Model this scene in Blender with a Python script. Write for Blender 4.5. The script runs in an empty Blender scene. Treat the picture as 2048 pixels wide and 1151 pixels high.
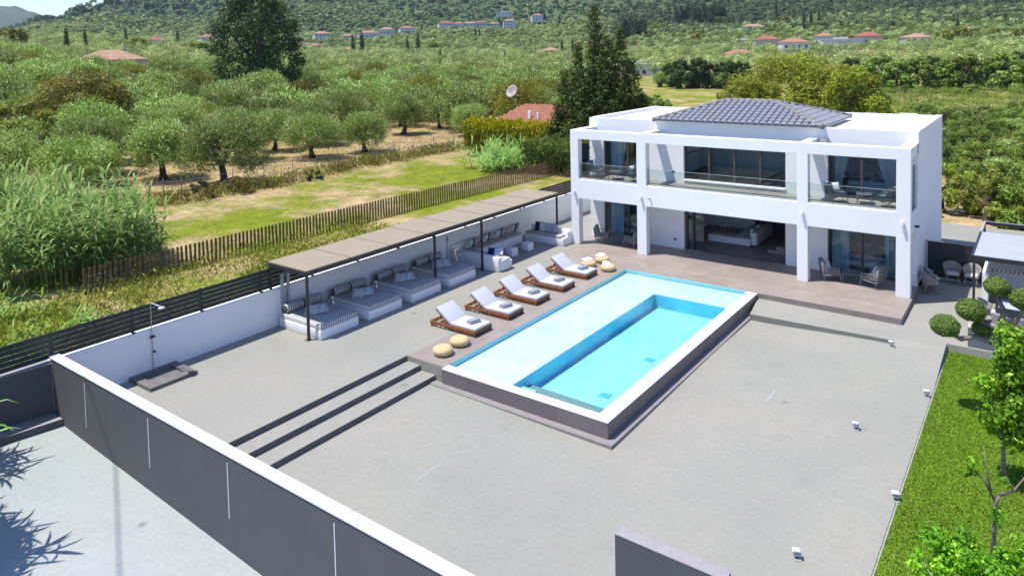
SKY_STR = 0.13; SUN_STR = 4.0; EXPOSURE = 0.80; HAZE = 0.00007
import bpy, bmesh, math, random
import numpy as np
from mathutils import Vector, Matrix
random.seed(7); RNG = np.random.default_rng(11)
S = bpy.context.scene
COL = S.collection
PI = math.pi
rad = math.radians

# ------------------------------------------------------------------ camera
def rot_cam(a, b, c):
    Rz = np.array([[math.cos(a), -math.sin(a), 0], [math.sin(a), math.cos(a), 0], [0, 0, 1]])
    Rx = np.array([[1, 0, 0], [0, math.cos(b), -math.sin(b)], [0, math.sin(b), math.cos(b)]])
    Ry = np.array([[math.cos(c), 0, math.sin(c)], [0, 1, 0], [-math.sin(c), 0, math.cos(c)]])
    return Rz @ Rx @ Ry
RC = rot_cam(rad(36.5769), rad(-2.9658), rad(1.2060))
FPX, CXP, CYP, CAMZ = 1455.44, 1024.0, 175.94, 10.0
cam_d = bpy.data.cameras.new('camera')
cam = bpy.data.objects.new('camera', cam_d); COL.objects.link(cam); S.camera = cam
cam_d.sensor_fit = 'HORIZONTAL'; cam_d.sensor_width = 36.0
cam_d.lens = FPX / 2048 * 36
cam_d.shift_y = -(575.5 - CYP) / 2048
cam_d.clip_start = 0.1; cam_d.clip_end = 20000
mw = Matrix(((RC[0, 0], RC[0, 2], -RC[0, 1], 0), (RC[1, 0], RC[1, 2], -RC[1, 1], 0), (RC[2, 0], RC[2, 2], -RC[2, 1], CAMZ), (0, 0, 0, 1)))
cam.matrix_world = mw

# ------------------------------------------------------------------ light
SUN = Vector((-0.286, -0.262, 1.0)).normalized()          # towards the sun
elev = math.asin(SUN.z); azim = math.atan2(SUN.x, SUN.y)
W = bpy.data.worlds.new('World'); S.world = W; W.use_nodes = True
nt = W.node_tree; bg = nt.nodes['Background']
sky = nt.nodes.new('ShaderNodeTexSky'); sky.sky_type = 'NISHITA'; sky.sun_disc = False
sky.sun_elevation = elev; sky.sun_rotation = azim % (2 * PI)
sky.altitude = 50; sky.air_density = 1.0; sky.dust_density = 0.0; sky.ozone_density = 3.0
tn = nt.nodes.new('ShaderNodeMix'); tn.data_type = 'RGBA'; tn.blend_type = 'MULTIPLY'; tn.inputs[0].default_value = 1.0; tn.inputs[7].default_value = (.87, .88, 1.06, 1)   # deep clear summer air
nt.links.new(sky.outputs[0], tn.inputs[6]); nt.links.new(tn.outputs[2], bg.inputs[0]); bg.inputs[1].default_value = SKY_STR
sd = bpy.data.lights.new('sun', 'SUN'); sd.energy = SUN_STR; sd.angle = rad(0.55); sd.color = (1.0, 0.955, 0.89)
so = bpy.data.objects.new('sun', sd); COL.objects.link(so)
so.rotation_euler = SUN.to_track_quat('Z', 'Y').to_euler(); so.location = (-20, -20, 60)
S.view_settings.view_transform = 'Standard'; S.view_settings.look = 'None'
S.view_settings.exposure = EXPOSURE; S.view_settings.gamma = 1.0

# ------------------------------------------------------------------ materials
MATS = {}
def _new(name):
    m = bpy.data.materials.new(name); m.use_nodes = True
    n = m.node_tree.nodes; b = n['Principled BSDF']
    MATS[name] = m
    return m, m.node_tree, n, m.node_tree.links, b
def _noise(nt, scale, detail=6, coord='Object', rough=.6, vec=None):
    n = nt.nodes; t = n.new('ShaderNodeTexNoise')
    t.inputs['Scale'].default_value = scale; t.inputs['Detail'].default_value = detail; t.inputs['Roughness'].default_value = rough
    if vec is None:
        c = n.new('ShaderNodeTexCoord'); vec = c.outputs[coord]
    nt.links.new(vec, t.inputs['Vector'])
    return t
def _ramp(nt, src, stops, interp='LINEAR'):
    r = nt.nodes.new('ShaderNodeValToRGB'); r.color_ramp.interpolation = interp
    e = r.color_ramp.elements
    while len(e) < len(stops): e.new(0.5)
    for i, (p, c) in enumerate(stops):
        e[i].position = p; e[i].color = (*c, 1) if len(c) == 3 else c
    nt.links.new(src, r.inputs[0])
    return r
def _mix(nt, fac, a, b, mode='MIX'):
    m = nt.nodes.new('ShaderNodeMix'); m.data_type = 'RGBA'; m.blend_type = mode
    for sock, v in ((m.inputs[0], fac), (m.inputs[6], a), (m.inputs[7], b)):
        if hasattr(v, 'is_linked') or hasattr(v, 'links'): nt.links.new(v, sock)
        elif isinstance(v, (int, float)): sock.default_value = v
        else: sock.default_value = (*v, 1)
    return m.outputs[2]
def M(name, c, c2=None, scale=4, rough=.6, spec=.3, metal=0, bump=0, bscale=60, detail=6, lo=.35, hi=.65):
    m, nt, n, l, b = _new(name)
    b.inputs['Roughness'].default_value = rough; b.inputs['Metallic'].default_value = metal
    b.inputs['Specular IOR Level'].default_value = spec
    if c2 is None: c2 = tuple(min(1, x * 1.12 + .004) for x in c)
    t = _noise(nt, scale, detail)
    r = _ramp(nt, t.outputs['Fac'], [(lo, c), (hi, c2)])
    l.new(r.outputs[0], b.inputs['Base Color'])
    if bump:
        t2 = _noise(nt, bscale, 4)
        bn = n.new('ShaderNodeBump'); bn.inputs['Strength'].default_value = bump; bn.inputs['Distance'].default_value = .02
        l.new(t2.outputs['Fac'], bn.inputs['Height']); l.new(bn.outputs[0], b.inputs['Normal'])
    return m
def leafmat(name, stops, trans=.25, hue=.0, gain=1.2, g=1.06, b_=.55):
    """colour per leaf from the face attribute 'tint', a little variation per tree"""
    m, nt, n, l, b = _new(name)
    a = n.new('ShaderNodeAttribute'); a.attribute_name = 'tint'
    stops = [(p, (min(.9, c[0] * gain), min(.9, c[1] * gain * g), min(.9, c[2] * gain * b_))) for p, c in stops]
    r = _ramp(nt, a.outputs['Fac'], stops)
    oi = n.new('ShaderNodeObjectInfo')
    hs = n.new('ShaderNodeHueSaturation')
    mr = n.new('ShaderNodeMapRange'); mr.inputs[3].default_value = .66; mr.inputs[4].default_value = 1.3
    l.new(oi.outputs['Random'], mr.inputs[0]); l.new(mr.outputs[0], hs.inputs['Value'])
    mr2 = n.new('ShaderNodeMapRange'); mr2.inputs[3].default_value = .488; mr2.inputs[4].default_value = .512
    l.new(oi.outputs['Random'], mr2.inputs[0]); l.new(mr2.outputs[0], hs.inputs['Hue'])
    l.new(r.outputs[0], hs.inputs['Color'])
    b.inputs['Roughness'].default_value = .55; b.inputs['Specular IOR Level'].default_value = .25
    l.new(hs.outputs[0], b.inputs['Base Color'])
    tr = n.new('ShaderNodeBsdfTranslucent'); l.new(hs.outputs[0], tr.inputs[0])
    mx = n.new('ShaderNodeMixShader'); mx.inputs[0].default_value = trans
    l.new(b.outputs[0], mx.inputs[1]); l.new(tr.outputs[0], mx.inputs[2])
    l.new(mx.outputs[0], n['Material Output'].inputs['Surface'])
    return m
def glassmat(name, tint, refl=1.0, rough=0.0):
    m, nt, n, l, b = _new(name)
    n.remove(b)
    t = n.new('ShaderNodeBsdfTransparent'); t.inputs[0].default_value = (*tint, 1)
    g = n.new('ShaderNodeBsdfGlossy'); g.inputs['Roughness'].default_value = rough; g.inputs[0].default_value = (refl, refl, refl, 1)
    f = n.new('ShaderNodeFresnel'); f.inputs[0].default_value = 1.5
    mx = n.new('ShaderNodeMixShader')
    l.new(f.outputs[0], mx.inputs[0]); l.new(t.outputs[0], mx.inputs[1]); l.new(g.outputs[0], mx.inputs[2])
    l.new(mx.outputs[0], n['Material Output'].inputs['Surface'])
    return m

def concrete(name, c, warm, dark, big=.16, rough=.62):
    m, nt, n, l, b = _new(name)
    t1 = _noise(nt, big, 7, rough=.62); t2 = _noise(nt, 1.1, 8, rough=.7); t3 = _noise(nt, 9, 5)
    a = _ramp(nt, t1.outputs['Fac'], [(.36, c), (.62, warm)])
    d = _ramp(nt, t2.outputs['Fac'], [(.30, (0, 0, 0)), (.42, (1, 1, 1))])
    x = _mix(nt, d.outputs[0], dark, a.outputs[0])
    x2 = _mix(nt, .4, a.outputs[0], x)
    s = _ramp(nt, t3.outputs['Fac'], [(.3, (.93, .93, .93)), (.7, (1.05, 1.05, 1.05))])
    x3 = _mix(nt, 1.0, x2, s.outputs[0], 'MULTIPLY')
    # broad damp and worn patches
    t5 = _noise(nt, .33, 5, rough=.55); pt = _ramp(nt, t5.outputs['Fac'], [(.38, (.95, .958, .96)), (.52, (1, 1, 1)), (.66, (1.03, 1.012, .99))])
    x3 = _mix(nt, 1.0, x3, pt.outputs[0], 'MULTIPLY')
    # sparse dark spots
    v = n.new('ShaderNodeTexVoronoi'); v.inputs['Scale'].default_value = .55; v.inputs['Randomness'].default_value = 1
    cc = n.new('ShaderNodeTexCoord'); l.new(cc.outputs['Object'], v.inputs['Vector'])
    sp = _ramp(nt, v.outputs['Distance'], [(.02, (.62, .62, .61)), (.075, (1, 1, 1))])
    x4 = _mix(nt, 1.0, x3, sp.outputs[0], 'MULTIPLY')
    l.new(x4, b.inputs['Base Color']); b.inputs['Roughness'].default_value = rough; b.inputs['Specular IOR Level'].default_value = .25
    bn = n.new('ShaderNodeBump'); bn.inputs['Strength'].default_value = .12; bn.inputs['Distance'].default_value = .01
    l.new(t3.outputs['Fac'], bn.inputs['Height']); l.new(bn.outputs[0], b.inputs['Normal'])
    return m
def tiles(name, c, c2, grout, sx, sy, rough=.45, offset=0.0, gw=.006, axes='XY'):
    m, nt, n, l, b = _new(name)
    cc = n.new('ShaderNodeTexCoord'); sep = n.new('ShaderNodeSeparateXYZ'); com = n.new('ShaderNodeCombineXYZ')
    l.new(cc.outputs['Object'], sep.inputs[0])
    if axes == 'XY':
        l.new(sep.outputs[0], com.inputs[0]); l.new(sep.outputs[1], com.inputs[1])
    else:
        ad = n.new('ShaderNodeMath'); ad.operation = 'ADD'
        l.new(sep.outputs[0], ad.inputs[0]); l.new(sep.outputs[1], ad.inputs[1])
        l.new(ad.outputs[0], com.inputs[0]); l.new(sep.outputs[2], com.inputs[1])
    br = n.new('ShaderNodeTexBrick'); br.offset = offset
    br.inputs['Scale'].default_value = 1; br.inputs['Brick Width'].default_value = sx; br.inputs['Row Height'].default_value = sy
    br.inputs['Mortar Size'].default_value = gw; br.inputs['Bias'].default_value = 0
    br.inputs['Color1'].default_value = (*c, 1); br.inputs['Color2'].default_value = (*c2, 1); br.inputs['Mortar'].default_value = (*grout, 1)
    l.new(com.outputs[0], br.inputs['Vector'])
    t = _noise(nt, 1.3, 8, rough=.65)
    s = _ramp(nt, t.outputs['Fac'], [(.3, (.86, .85, .85)), (.7, (1.1, 1.1, 1.1))])
    x = _mix(nt, 1.0, br.outputs['Color'], s.outputs[0], 'MULTIPLY')
    l.new(x, b.inputs['Base Color']); b.inputs['Roughness'].default_value = rough
    return m
def stripes(name, a, b_, period, axis=1, duty=.5):
    m, nt, n, l, b = _new(name)
    cc = n.new('ShaderNodeTexCoord'); sep = n.new('ShaderNodeSeparateXYZ'); l.new(cc.outputs['Object'], sep.inputs[0])
    md = n.new('ShaderNodeMath'); md.operation = 'MULTIPLY'; md.inputs[1].default_value = 1 / period
    l.new(sep.outputs[axis], md.inputs[0])
    fr = n.new('ShaderNodeMath'); fr.operation = 'FRACT'; l.new(md.outputs[0], fr.inputs[0])
    r = _ramp(nt, fr.outputs[0], [(0, a), (duty, b_)], 'CONSTANT')
    l.new(r.outputs[0], b.inputs['Base Color']); b.inputs['Roughness'].default_value = .9; b.inputs['Specular IOR Level'].default_value = .1
    return m

# ------------------------------------------------------------------ mesh builder
class MB:
    def __init__(s): s.v = []; s.f = []; s.sm = []
    def add(s, vs, fs, smooth=False):
        o = len(s.v); s.v += [tuple(p) for p in vs]
        for f in fs: s.f.append(tuple(i + o for i in f)); s.sm.append(smooth)
        return s
    def box(s, x0, x1, y0, y1, z0, z1):
        v = [(x, y, z) for z in (z0, z1) for y in (y0, y1) for x in (x0, x1)]
        return s.add(v, [(0, 2, 3, 1), (4, 5, 7, 6), (0, 1, 5, 4), (1, 3, 7, 5), (3, 2, 6, 7), (2, 0, 4, 6)])
    def obox(s, c, size, R=None):
        h = [x / 2 for x in size]; vs = []
        for z in (-1, 1):
            for y in (-1, 1):
                for x in (-1, 1):
                    p = Vector((x * h[0], y * h[1], z * h[2]))
                    if R is not None: p = R @ p
                    vs.append(p + Vector(c))
        return s.add(vs, [(0, 2, 3, 1), (4, 5, 7, 6), (0, 1, 5, 4), (1, 3, 7, 5), (3, 2, 6, 7), (2, 0, 4, 6)])
    def rbox(s, c, size, r=.03, seg=3, R=None):
        bm = bmesh.new(); bmesh.ops.create_cube(bm, size=1)
        for v in bm.verts: v.co = Vector((v.co.x * size[0], v.co.y * size[1], v.co.z * size[2]))
        bmesh.ops.bevel(bm, geom=list(bm.edges), offset=min(r, min(size) * .49), segments=seg, profile=.5, affect='EDGES')
        bm.verts.index_update()
        vs = [(R @ v.co if R is not None else v.co) + Vector(c) for v in bm.verts]
        s.add(vs, [[v.index for v in f.verts] for f in bm.faces], True); bm.free()
        return s
    def tube(s, pts, r, n=8, cap=True, smooth=True):
        pts = [Vector(p) for p in pts]
        rs = r if hasattr(r, '__len__') else [r] * len(pts)
        vs = []; up = Vector((.13, .21, .97)).normalized()
        for i, p in enumerate(pts):
            d = (pts[min(i + 1, len(pts) - 1)] - pts[max(i - 1, 0)]).normalized()
            a = d.cross(up)
            if a.length < .05: a = d.cross(Vector((1, 0, 0)))
            a.normalize(); b = a.cross(d).normalized()
            for k in range(n):
                t = 2 * PI * k / n
                vs.append(p + (a * math.cos(t) + b * math.sin(t)) * rs[i])
        fs = []
        for i in range(len(pts) - 1):
            for k in range(n):
                fs.append((i * n + k, i * n + (k + 1) % n, (i + 1) * n + (k + 1) % n, (i + 1) * n + k))
        if cap: fs += [tuple(range(n - 1, -1, -1)), tuple(range((len(pts) - 1) * n, len(pts) * n))]
        return s.add(vs, fs, smooth)
    def cyl(s, c, r, h, n=16, r2=None):
        return s.tube([c, (c[0], c[1], c[2] + h)], [r, r if r2 is None else r2], n)
    def lathe(s, prof, c=(0, 0, 0), n=24):
        vs = []; m = len(prof)
        for r, z in prof:
            for k in range(n):
                t = 2 * PI * k / n; vs.append((c[0] + r * math.cos(t), c[1] + r * math.sin(t), c[2] + z))
        fs = [(i * n + k, i * n + (k + 1) % n, (i + 1) * n + (k + 1) % n, (i + 1) * n + k) for i in range(m - 1) for k in range(n)]
        fs += [tuple(range(n - 1, -1, -1)), tuple(range((m - 1) * n, m * n))]
        return s.add(vs, fs, True)
    def plate(s, us, vs, holes, w0, w1, axis):
        """wall plate in cells us x vs with hole cells, thickness w0..w1 along axis ('x' or 'y' or 'z')"""
        nu, nv = len(us) - 1, len(vs) - 1
        def P(u, v, w):
            return (w, u, v) if axis == 'x' else ((u, w, v) if axis == 'y' else (u, v, w))
        solid = lambda i, j: 0 <= i < nu and 0 <= j < nv and (i, j) not in holes
        for i in range(nu):
            for j in range(nv):
                if not solid(i, j): continue
                a, b, c, d = us[i], us[i + 1], vs[j], vs[j + 1]
                for w in (w0, w1): s.add([P(a, c, w), P(b, c, w), P(b, d, w), P(a, d, w)], [(0, 1, 2, 3)])
                if not solid(i - 1, j): s.add([P(a, c, w0), P(a, c, w1), P(a, d, w1), P(a, d, w0)], [(0, 1, 2, 3)])
                if not solid(i + 1, j): s.add([P(b, c, w0), P(b, c, w1), P(b, d, w1), P(b, d, w0)], [(0, 1, 2, 3)])
                if not solid(i, j - 1): s.add([P(a, c, w0), P(a, c, w1), P(b, c, w1), P(b, c, w0)], [(0, 1, 2, 3)])
                if not solid(i, j + 1): s.add([P(a, d, w0), P(a, d, w1), P(b, d, w1), P(b, d, w0)], [(0, 1, 2, 3)])
        return s
    def pillow(s, c, w, h, t, R=None, n=8):
        """soft square cushion, w x h in local x,z, thickness t in local y"""
        vs = []; fs = []
        for side in (-1, 1):
            for j in range(n + 1):
                for i in range(n + 1):
                    u = 2 * i / n - 1; v = 2 * j / n - 1
                    th = t / 2 * max(0, (1 - u ** 4) * (1 - v ** 4)) ** .6
                    pinch = 1 - .07 * (1 - abs(u) ** 2) * abs(v) ** 3 ; pinch2 = 1 - .07 * (1 - abs(v) ** 2) * abs(u) ** 3
                    p = Vector((u * w / 2 * pinch2, side * th, v * h / 2 * pinch))
                    if R is not None: p = R @ p
                    vs.append(p + Vector(c))
        k = (n + 1) ** 2
        for j in range(n):
            for i in range(n):
                a = j * (n + 1) + i
                fs.append((a, a + 1, a + n + 2, a + n + 1)); fs.append((k + a, k + a + n + 1, k + a + n + 2, k + a + 1))
        return s.add(vs, fs, True)
    def mesh(s, name, mat, off=(0, 0, 0)):
        me = bpy.data.meshes.new(name)
        me.from_pydata([(x - off[0], y - off[1], z - off[2]) for x, y, z in s.v], [], s.f)
        me.polygons.foreach_set('use_smooth', s.sm)
        bm = bmesh.new(); bm.from_mesh(me)
        bmesh.ops.remove_doubles(bm, verts=bm.verts, dist=1e-5)
        bmesh.ops.recalc_face_normals(bm, faces=bm.faces); bm.to_mesh(me); bm.free()
        me.materials.append(mat)
        return me

ORG = {}
def tag(o, label=None, cat=None, group=None, kind=None):
    if label: o['label'] = label
    if cat: o['category'] = cat
    if group: o['group'] = group
    if kind: o['kind'] = kind
    return o
def thing(name, label, cat, loc=(0, 0, 0), rotz=0, group=None):
    o = bpy.data.objects.new(name, None); COL.objects.link(o); o.empty_display_size = .2
    o.location = loc; o.rotation_euler = (0, 0, rotz); ORG[o.name] = Vector(loc)
    return tag(o, label, cat, group)
def part(name, mb, mat, parent, world=True, label=None, bevel=0):
    """a mesh part; with world=True its coordinates are scene coordinates of an unrotated thing"""
    off = ORG[parent.name] if world else (0, 0, 0)
    me = mb.mesh(name, mat, off) if isinstance(mb, MB) else mb
    o = bpy.data.objects.new(name, me); COL.objects.link(o); o.parent = parent
    ORG[o.name] = ORG.get(parent.name, Vector((0, 0, 0)))
    if label: o['label'] = label
    if bevel: bev(o, bevel)
    return o
def parts(name, mb, mat, parent, world=True, label=None, bevel=0):
    """every loose piece of the builder becomes a part of its own"""
    par = list(range(len(mb.v)))
    def root(i):
        while par[i] != i: par[i] = par[par[i]]; i = par[i]
        return i
    for f in mb.f:
        for i in f[1:]: par[root(i)] = root(f[0])
    groups = {}
    for f, s_ in zip(mb.f, mb.sm): groups.setdefault(root(f[0]), []).append((f, s_))
    out = []
    for g in groups.values():
        ids = sorted({i for f, _ in g for i in f}); mp = {i: k for k, i in enumerate(ids)}; m2 = MB()
        m2.v = [mb.v[i] for i in ids]; m2.f = [tuple(mp[i] for i in f) for f, _ in g]; m2.sm = [s_ for _, s_ in g]
        out.append(part(name, m2, mat, parent, world, label, bevel))
    return out
def single(name, mb, mat, label, cat, loc=None, group=None, rotz=0, bevel=0, world=True):
    loc = Vector(loc if loc is not None else (0, 0, 0))
    me = mb.mesh(name, mat, loc if world else (0, 0, 0)) if isinstance(mb, MB) else mb
    o = bpy.data.objects.new(name, me); COL.objects.link(o); o.location = loc; o.rotation_euler = (0, 0, rotz)
    ORG[o.name] = loc
    if bevel: bev(o, bevel)
    return tag(o, label, cat, group)
def struct(name, mb, mat, kind='structure', label=None):
    me = mb.mesh(name, mat) if isinstance(mb, MB) else mb
    o = bpy.data.objects.new(name, me); COL.objects.link(o); tag(o, label, None, None, kind)
    return o
def bev(o, w, seg=2):
    m = o.modifiers.new('bevel', 'BEVEL'); m.width = w; m.segments = seg; m.limit_method = 'ANGLE'; m.angle_limit = rad(40)
def copy_tree(o, parent=None):
    c = o.copy(); COL.objects.link(c); c.parent = parent; ORG[c.name] = ORG.get(o.name, Vector((0, 0, 0)))
    for ch in list(o.children): copy_tree(ch, c)
    return c
def dup(o, loc, rotz=0, label=None, scale=None, group=None):
    c = copy_tree(o); c.location = loc; c.rotation_euler = (0, 0, rotz)
    if scale: c.scale = scale
    if label: c['label'] = label
    if group: c['group'] = group
    return c
def mesh_np(name, verts, nper, mat, tint=None, smooth=False, faces=None):
    """mesh from an (N*nper,3) array, every nper vertices one face"""
    me = bpy.data.meshes.new(name)
    V = np.ascontiguousarray(verts, dtype=np.float32).reshape(-1, 3)
    if faces is None: F = np.arange(len(V), dtype=np.int32).reshape(-1, nper)
    else: F = np.ascontiguousarray(faces, dtype=np.int32)
    me.vertices.add(len(V)); me.vertices.foreach_set('co', V.ravel())
    me.loops.add(F.size); me.loops.foreach_set('vertex_index', F.ravel())
    me.polygons.add(len(F)); me.polygons.foreach_set('loop_start', np.arange(len(F), dtype=np.int32) * F.shape[1])
    me.polygons.foreach_set('loop_total', np.full(len(F), F.shape[1], dtype=np.int32))
    me.polygons.foreach_set('use_smooth', np.full(len(F), smooth))
    if tint is not None:
        a = me.attributes.new('tint', 'FLOAT', 'FACE'); a.data.foreach_set('value', np.ascontiguousarray(tint, dtype=np.float32))
    me.materials.append(mat); me.update(calc_edges=True)
    return me
def unit(a): return a / np.maximum(np.linalg.norm(a, axis=-1, keepdims=True), 1e-9)
def rnd_unit(n): return unit(RNG.normal(size=(n, 3)))
def leaves(pos, nrm, L, Wd, droop=None):
    """kite leaves at pos facing nrm; returns (4N,3)"""
    n = len(pos); d = np.cross(nrm, rnd_unit(n))
    if droop is not None: d = d + droop
    d = unit(d); s = unit(np.cross(d, nrm)); L = np.broadcast_to(L, (n,))[:, None]; Wd = np.broadcast_to(Wd, (n,))[:, None]
    out = np.empty((n, 4, 3))
    out[:, 0] = pos - d * L * .5; out[:, 1] = pos + s * Wd * .5 - d * L * .05
    out[:, 2] = pos + d * L * .5; out[:, 3] = pos - s * Wd * .5 - d * L * .05
    return out.reshape(-1, 3)
# ------------------------------------------------------------------ material library
white = M('white_plaster', (.745, .738, .725), (.77, .763, .75), scale=.8, rough=.85, spec=.15, bump=.08, bscale=40)
white_in = M('interior_plaster', (.72, .72, .72), (.76, .76, .75), rough=.9, spec=.1)
roofwhite = M('roof_screed', (.70, .68, .65), (.82, .81, .79), scale=.7, rough=.9, spec=.1, lo=.3, hi=.6)
concrete_up = concrete('terrace_microcement', (.254, .254, .220), (.280, .265, .228), (.217, .218, .191))
concrete_low = concrete('courtyard_microcement', (.258, .259, .222), (.284, .266, .228), (.219, .218, .190), big=.13)
concrete_drive = concrete('driveway_microcement', (.305, .335, .325), (.325, .340, .328), (.28, .30, .292), big=.2)
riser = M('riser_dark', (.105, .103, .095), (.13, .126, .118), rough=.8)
decktile = tiles('deck_porcelain', (.262, .220, .188), (.285, .240, .205), (.22, .184, .158), 1.2, 1.2, gw=.004, rough=.5)
pooltile = tiles('pool_wall_porcelain', (.142, .120, .122), (.172, .146, .145), (.075, .066, .066), 1.2, .6, gw=.006, rough=.5, axes='S')
deckedge = M('deck_edge_porcelain', (.20, .168, .145), (.235, .20, .175), scale=3, rough=.6)
ledgemat = M('ledge_porcelain', (.21, .19, .185), (.245, .222, .218), scale=3, rough=.6)
darkwall = M('anthracite_plaster', (.096, .096, .101), (.103, .103, .108), scale=.9, rough=.85, spec=.15, bump=.1, bscale=50)
greycap = M('grey_cap', (.26, .24, .25), (.30, .28, .285), scale=5, rough=.8)
metal_dark = M('anthracite_aluminium', (.022, .022, .025), (.028, .028, .03), rough=.45, spec=.4)
metal_brown = M('brown_steel', (.030, .026, .025), (.036, .031, .03), rough=.45, spec=.4)
frame_br = M('bronze_window_frame', (.060, .050, .048), (.072, .06, .058), rough=.4, spec=.4)
alu = M('brushed_aluminium', (.36, .37, .38), (.42, .43, .43), rough=.45, metal=.3)
chrome = M('chrome', (.50, .51, .54), (.56, .57, .60), rough=.35, metal=.15)
fibre = M('pergola_fabric', (.262, .216, .150), (.282, .236, .166), scale=1.2, rough=.8, bump=.05)
fibre_seam = M('pergola_seam', (.12, .085, .06), (.14, .10, .07), rough=.8)
slate_tile = M('roof_tile_blue_grey', (.16, .165, .195), (.25, .255, .285), scale=9, rough=.75, bump=.15)
ridge_tile = M('ridge_tile_grey', (.16, .155, .15), (.26, .25, .24), scale=6, rough=.85, bump=.2)
terracotta = M('terracotta_tile', (.30, .115, .07), (.42, .19, .12), scale=3, rough=.85)
terrapale = M('terracotta_pale', (.30, .17, .115), (.38, .23, .16), scale=.8, rough=.9)
glass_win = glassmat('solar_glass', (.76, .87, .92), 1.0)
glass_rail = glassmat('rail_glass', (.86, .935, .925), .9)
glass_green = glassmat('frosted_green_glass', (.50, .68, .66), .8)
glass_edge = M('glass_edge', (.50, .60, .58), (.58, .66, .64), rough=.3)
wood = M('teak', (.17, .062, .022), (.26, .105, .042), scale=7, rough=.6, spec=.25)
cushion = M('cushion_lilac_grey', (.43, .435, .46), (.48, .485, .505), scale=30, rough=.95, spec=.05, bump=.1, bscale=300)
towelm = M('towel_grey', (.23, .235, .28), (.29, .295, .34), scale=20, rough=1, spec=.02, bump=.3, bscale=150)
towelw = M('towel_white', (.80, .80, .79), (.86, .86, .85), scale=20, rough=1, spec=.02, bump=.3, bscale=150)
rattan = M('rattan_straw', (.50, .345, .17), (.64, .47, .26), scale=28, rough=.8, bump=.5, bscale=60)
pad_beige = M('bench_pad_beige', (.36, .33, .31), (.41, .38, .355), scale=20, rough=.95, spec=.05)
navy = M('navy_fabric', (.018, .028, .075), (.028, .04, .10), scale=20, rough=.95, spec=.05)
linen = M('linen_fabric', (.44, .42, .40), (.52, .50, .48), scale=20, rough=.95, spec=.05)
greypat = M('grey_pattern_fabric', (.30, .31, .33), (.55, .56, .57), scale=14, rough=.95, spec=.05, lo=.45, hi=.55)
whitepat = M('white_pattern_fabric', (.50, .51, .52), (.72, .72, .72), scale=10, rough=.95, spec=.05, lo=.42, hi=.58)
strip_m = stripes('striped_ticking', (.62, .60, .57), (.10, .098, .10), .105, 1, .56)
strip_b = stripes('bolster_ticking', (.60, .58, .55), (.10, .098, .10), .095, 1, .52)
strip_nv = stripes('navy_striped_fabric', (.62, .62, .62), (.06, .075, .14), .075, 0, .6)
rope = M('rope_weave_grey', (.23, .21, .20), (.34, .315, .30), scale=35, rough=.9, spec=.1, bump=.4, bscale=70)
chairframe = M('chair_frame_taupe', (.22, .21, .20), (.27, .255, .245), rough=.5)
cush_green = M('sage_cushion', (.17, .19, .185), (.21, .235, .225), scale=10, rough=.95, spec=.05)
cush_pale = M('pale_seat_pad', (.50, .49, .50), (.56, .55, .55), scale=10, rough=.95, spec=.05)
tabletop = M('table_slate', (.10, .105, .12), (.13, .135, .15), rough=.3, spec=.5)
sofafab = M('sofa_boucle', (.58, .59, .62), (.64, .65, .67), scale=12, rough=.95, spec=.05)
curtain_m = M('curtain_voile', (.62, .64, .65), (.70, .71, .71), scale=3, rough=.95, spec=.05)
bedblue = M('bed_throw_blue', (.06, .09, .17), (.08, .12, .21), scale=5, rough=.95)
bedwhite = M('bed_linen', (.62, .63, .66), (.68, .69, .71), scale=5, rough=.95)
floor_in = M('interior_floor', (.22, .19, .17), (.26, .225, .205), scale=2, rough=.45)
black = M('black_plastic', (.012, .012, .013), (.016, .016, .017), rough=.5)
whiteplast = M('white_powdercoat', (.70, .70, .70), (.76, .76, .76), rough=.5)
lampwhite = M('lamp_housing_grey', (.30, .32, .36), (.36, .38, .41), rough=.45)
bark = M('bark_brown', (.045, .032, .024), (.10, .078, .06), scale=5, rough=.95, bump=.6, bscale=18)
barkgrey = M('bark_grey', (.15, .125, .105), (.26, .225, .195), scale=8, rough=.95, bump=.5, bscale=20)
picketm = M('weathered_picket', (.10, .060, .028), (.185, .115, .058), scale=5, rough=.95)
postm = M('grey_post', (.085, .08, .07), (.12, .11, .10), rough=.9)
wirem = M('wire_grey', (.20, .20, .20), (.25, .25, .25), rough=.6, metal=.4)
reeds_m = leafmat('cane_leaf', [(0, (.045, .085, .02)), (.35, (.13, .225, .07)), (.75, (.27, .40, .17)), (1, (.56, .64, .38))], .42, gain=1.5, b_=.66)
reedstem = M('cane_stem', (.16, .19, .06), (.34, .30, .12), scale=2, rough=.8)
olive_m = leafmat('olive_leaf', [(0, (.045, .058, .014)), (.30, (.115, .145, .036)), (.66, (.215, .260, .095)), (.86, (.38, .42, .27)), (1, (.64, .68, .52))], .42, gain=1.80, g=1.09, b_=.66)
olivefar_m = leafmat('grove_leaf', [(0, (.035, .05, .016)), (.35, (.10, .13, .042)), (.75, (.195, .235, .105)), (1, (.42, .46, .31))], .34, gain=1.62, g=1.06, b_=.68)
ochre_m = leafmat('ochre_leaf', [(0, (.10, .095, .02)), (.5, (.19, .175, .04)), (1, (.29, .27, .08))], .3, g=1.04)
dark_m = leafmat('broadleaf_dark', [(0, (.014, .028, .010)), (.5, (.042, .072, .022)), (1, (.115, .150, .045))], .25)
cyp_m = leafmat('cypress_leaf', [(0, (.022, .036, .010)), (.5, (.07, .10, .026)), (1, (.19, .22, .055))], .25)
pine_m = leafmat('pine_needles', [(0, (.12, .09, .022)), (.3, (.165, .165, .02)), (.7, (.25, .29, .024)), (1, (.38, .42, .04))], .3, g=1.04, gain=1.1)
scrub_m = leafmat('scrub_leaf', [(0, (.06, .085, .022)), (.5, (.145, .195, .05)), (.85, (.235, .30, .085)), (1, (.40, .46, .20))], .3, gain=1.3)
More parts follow.
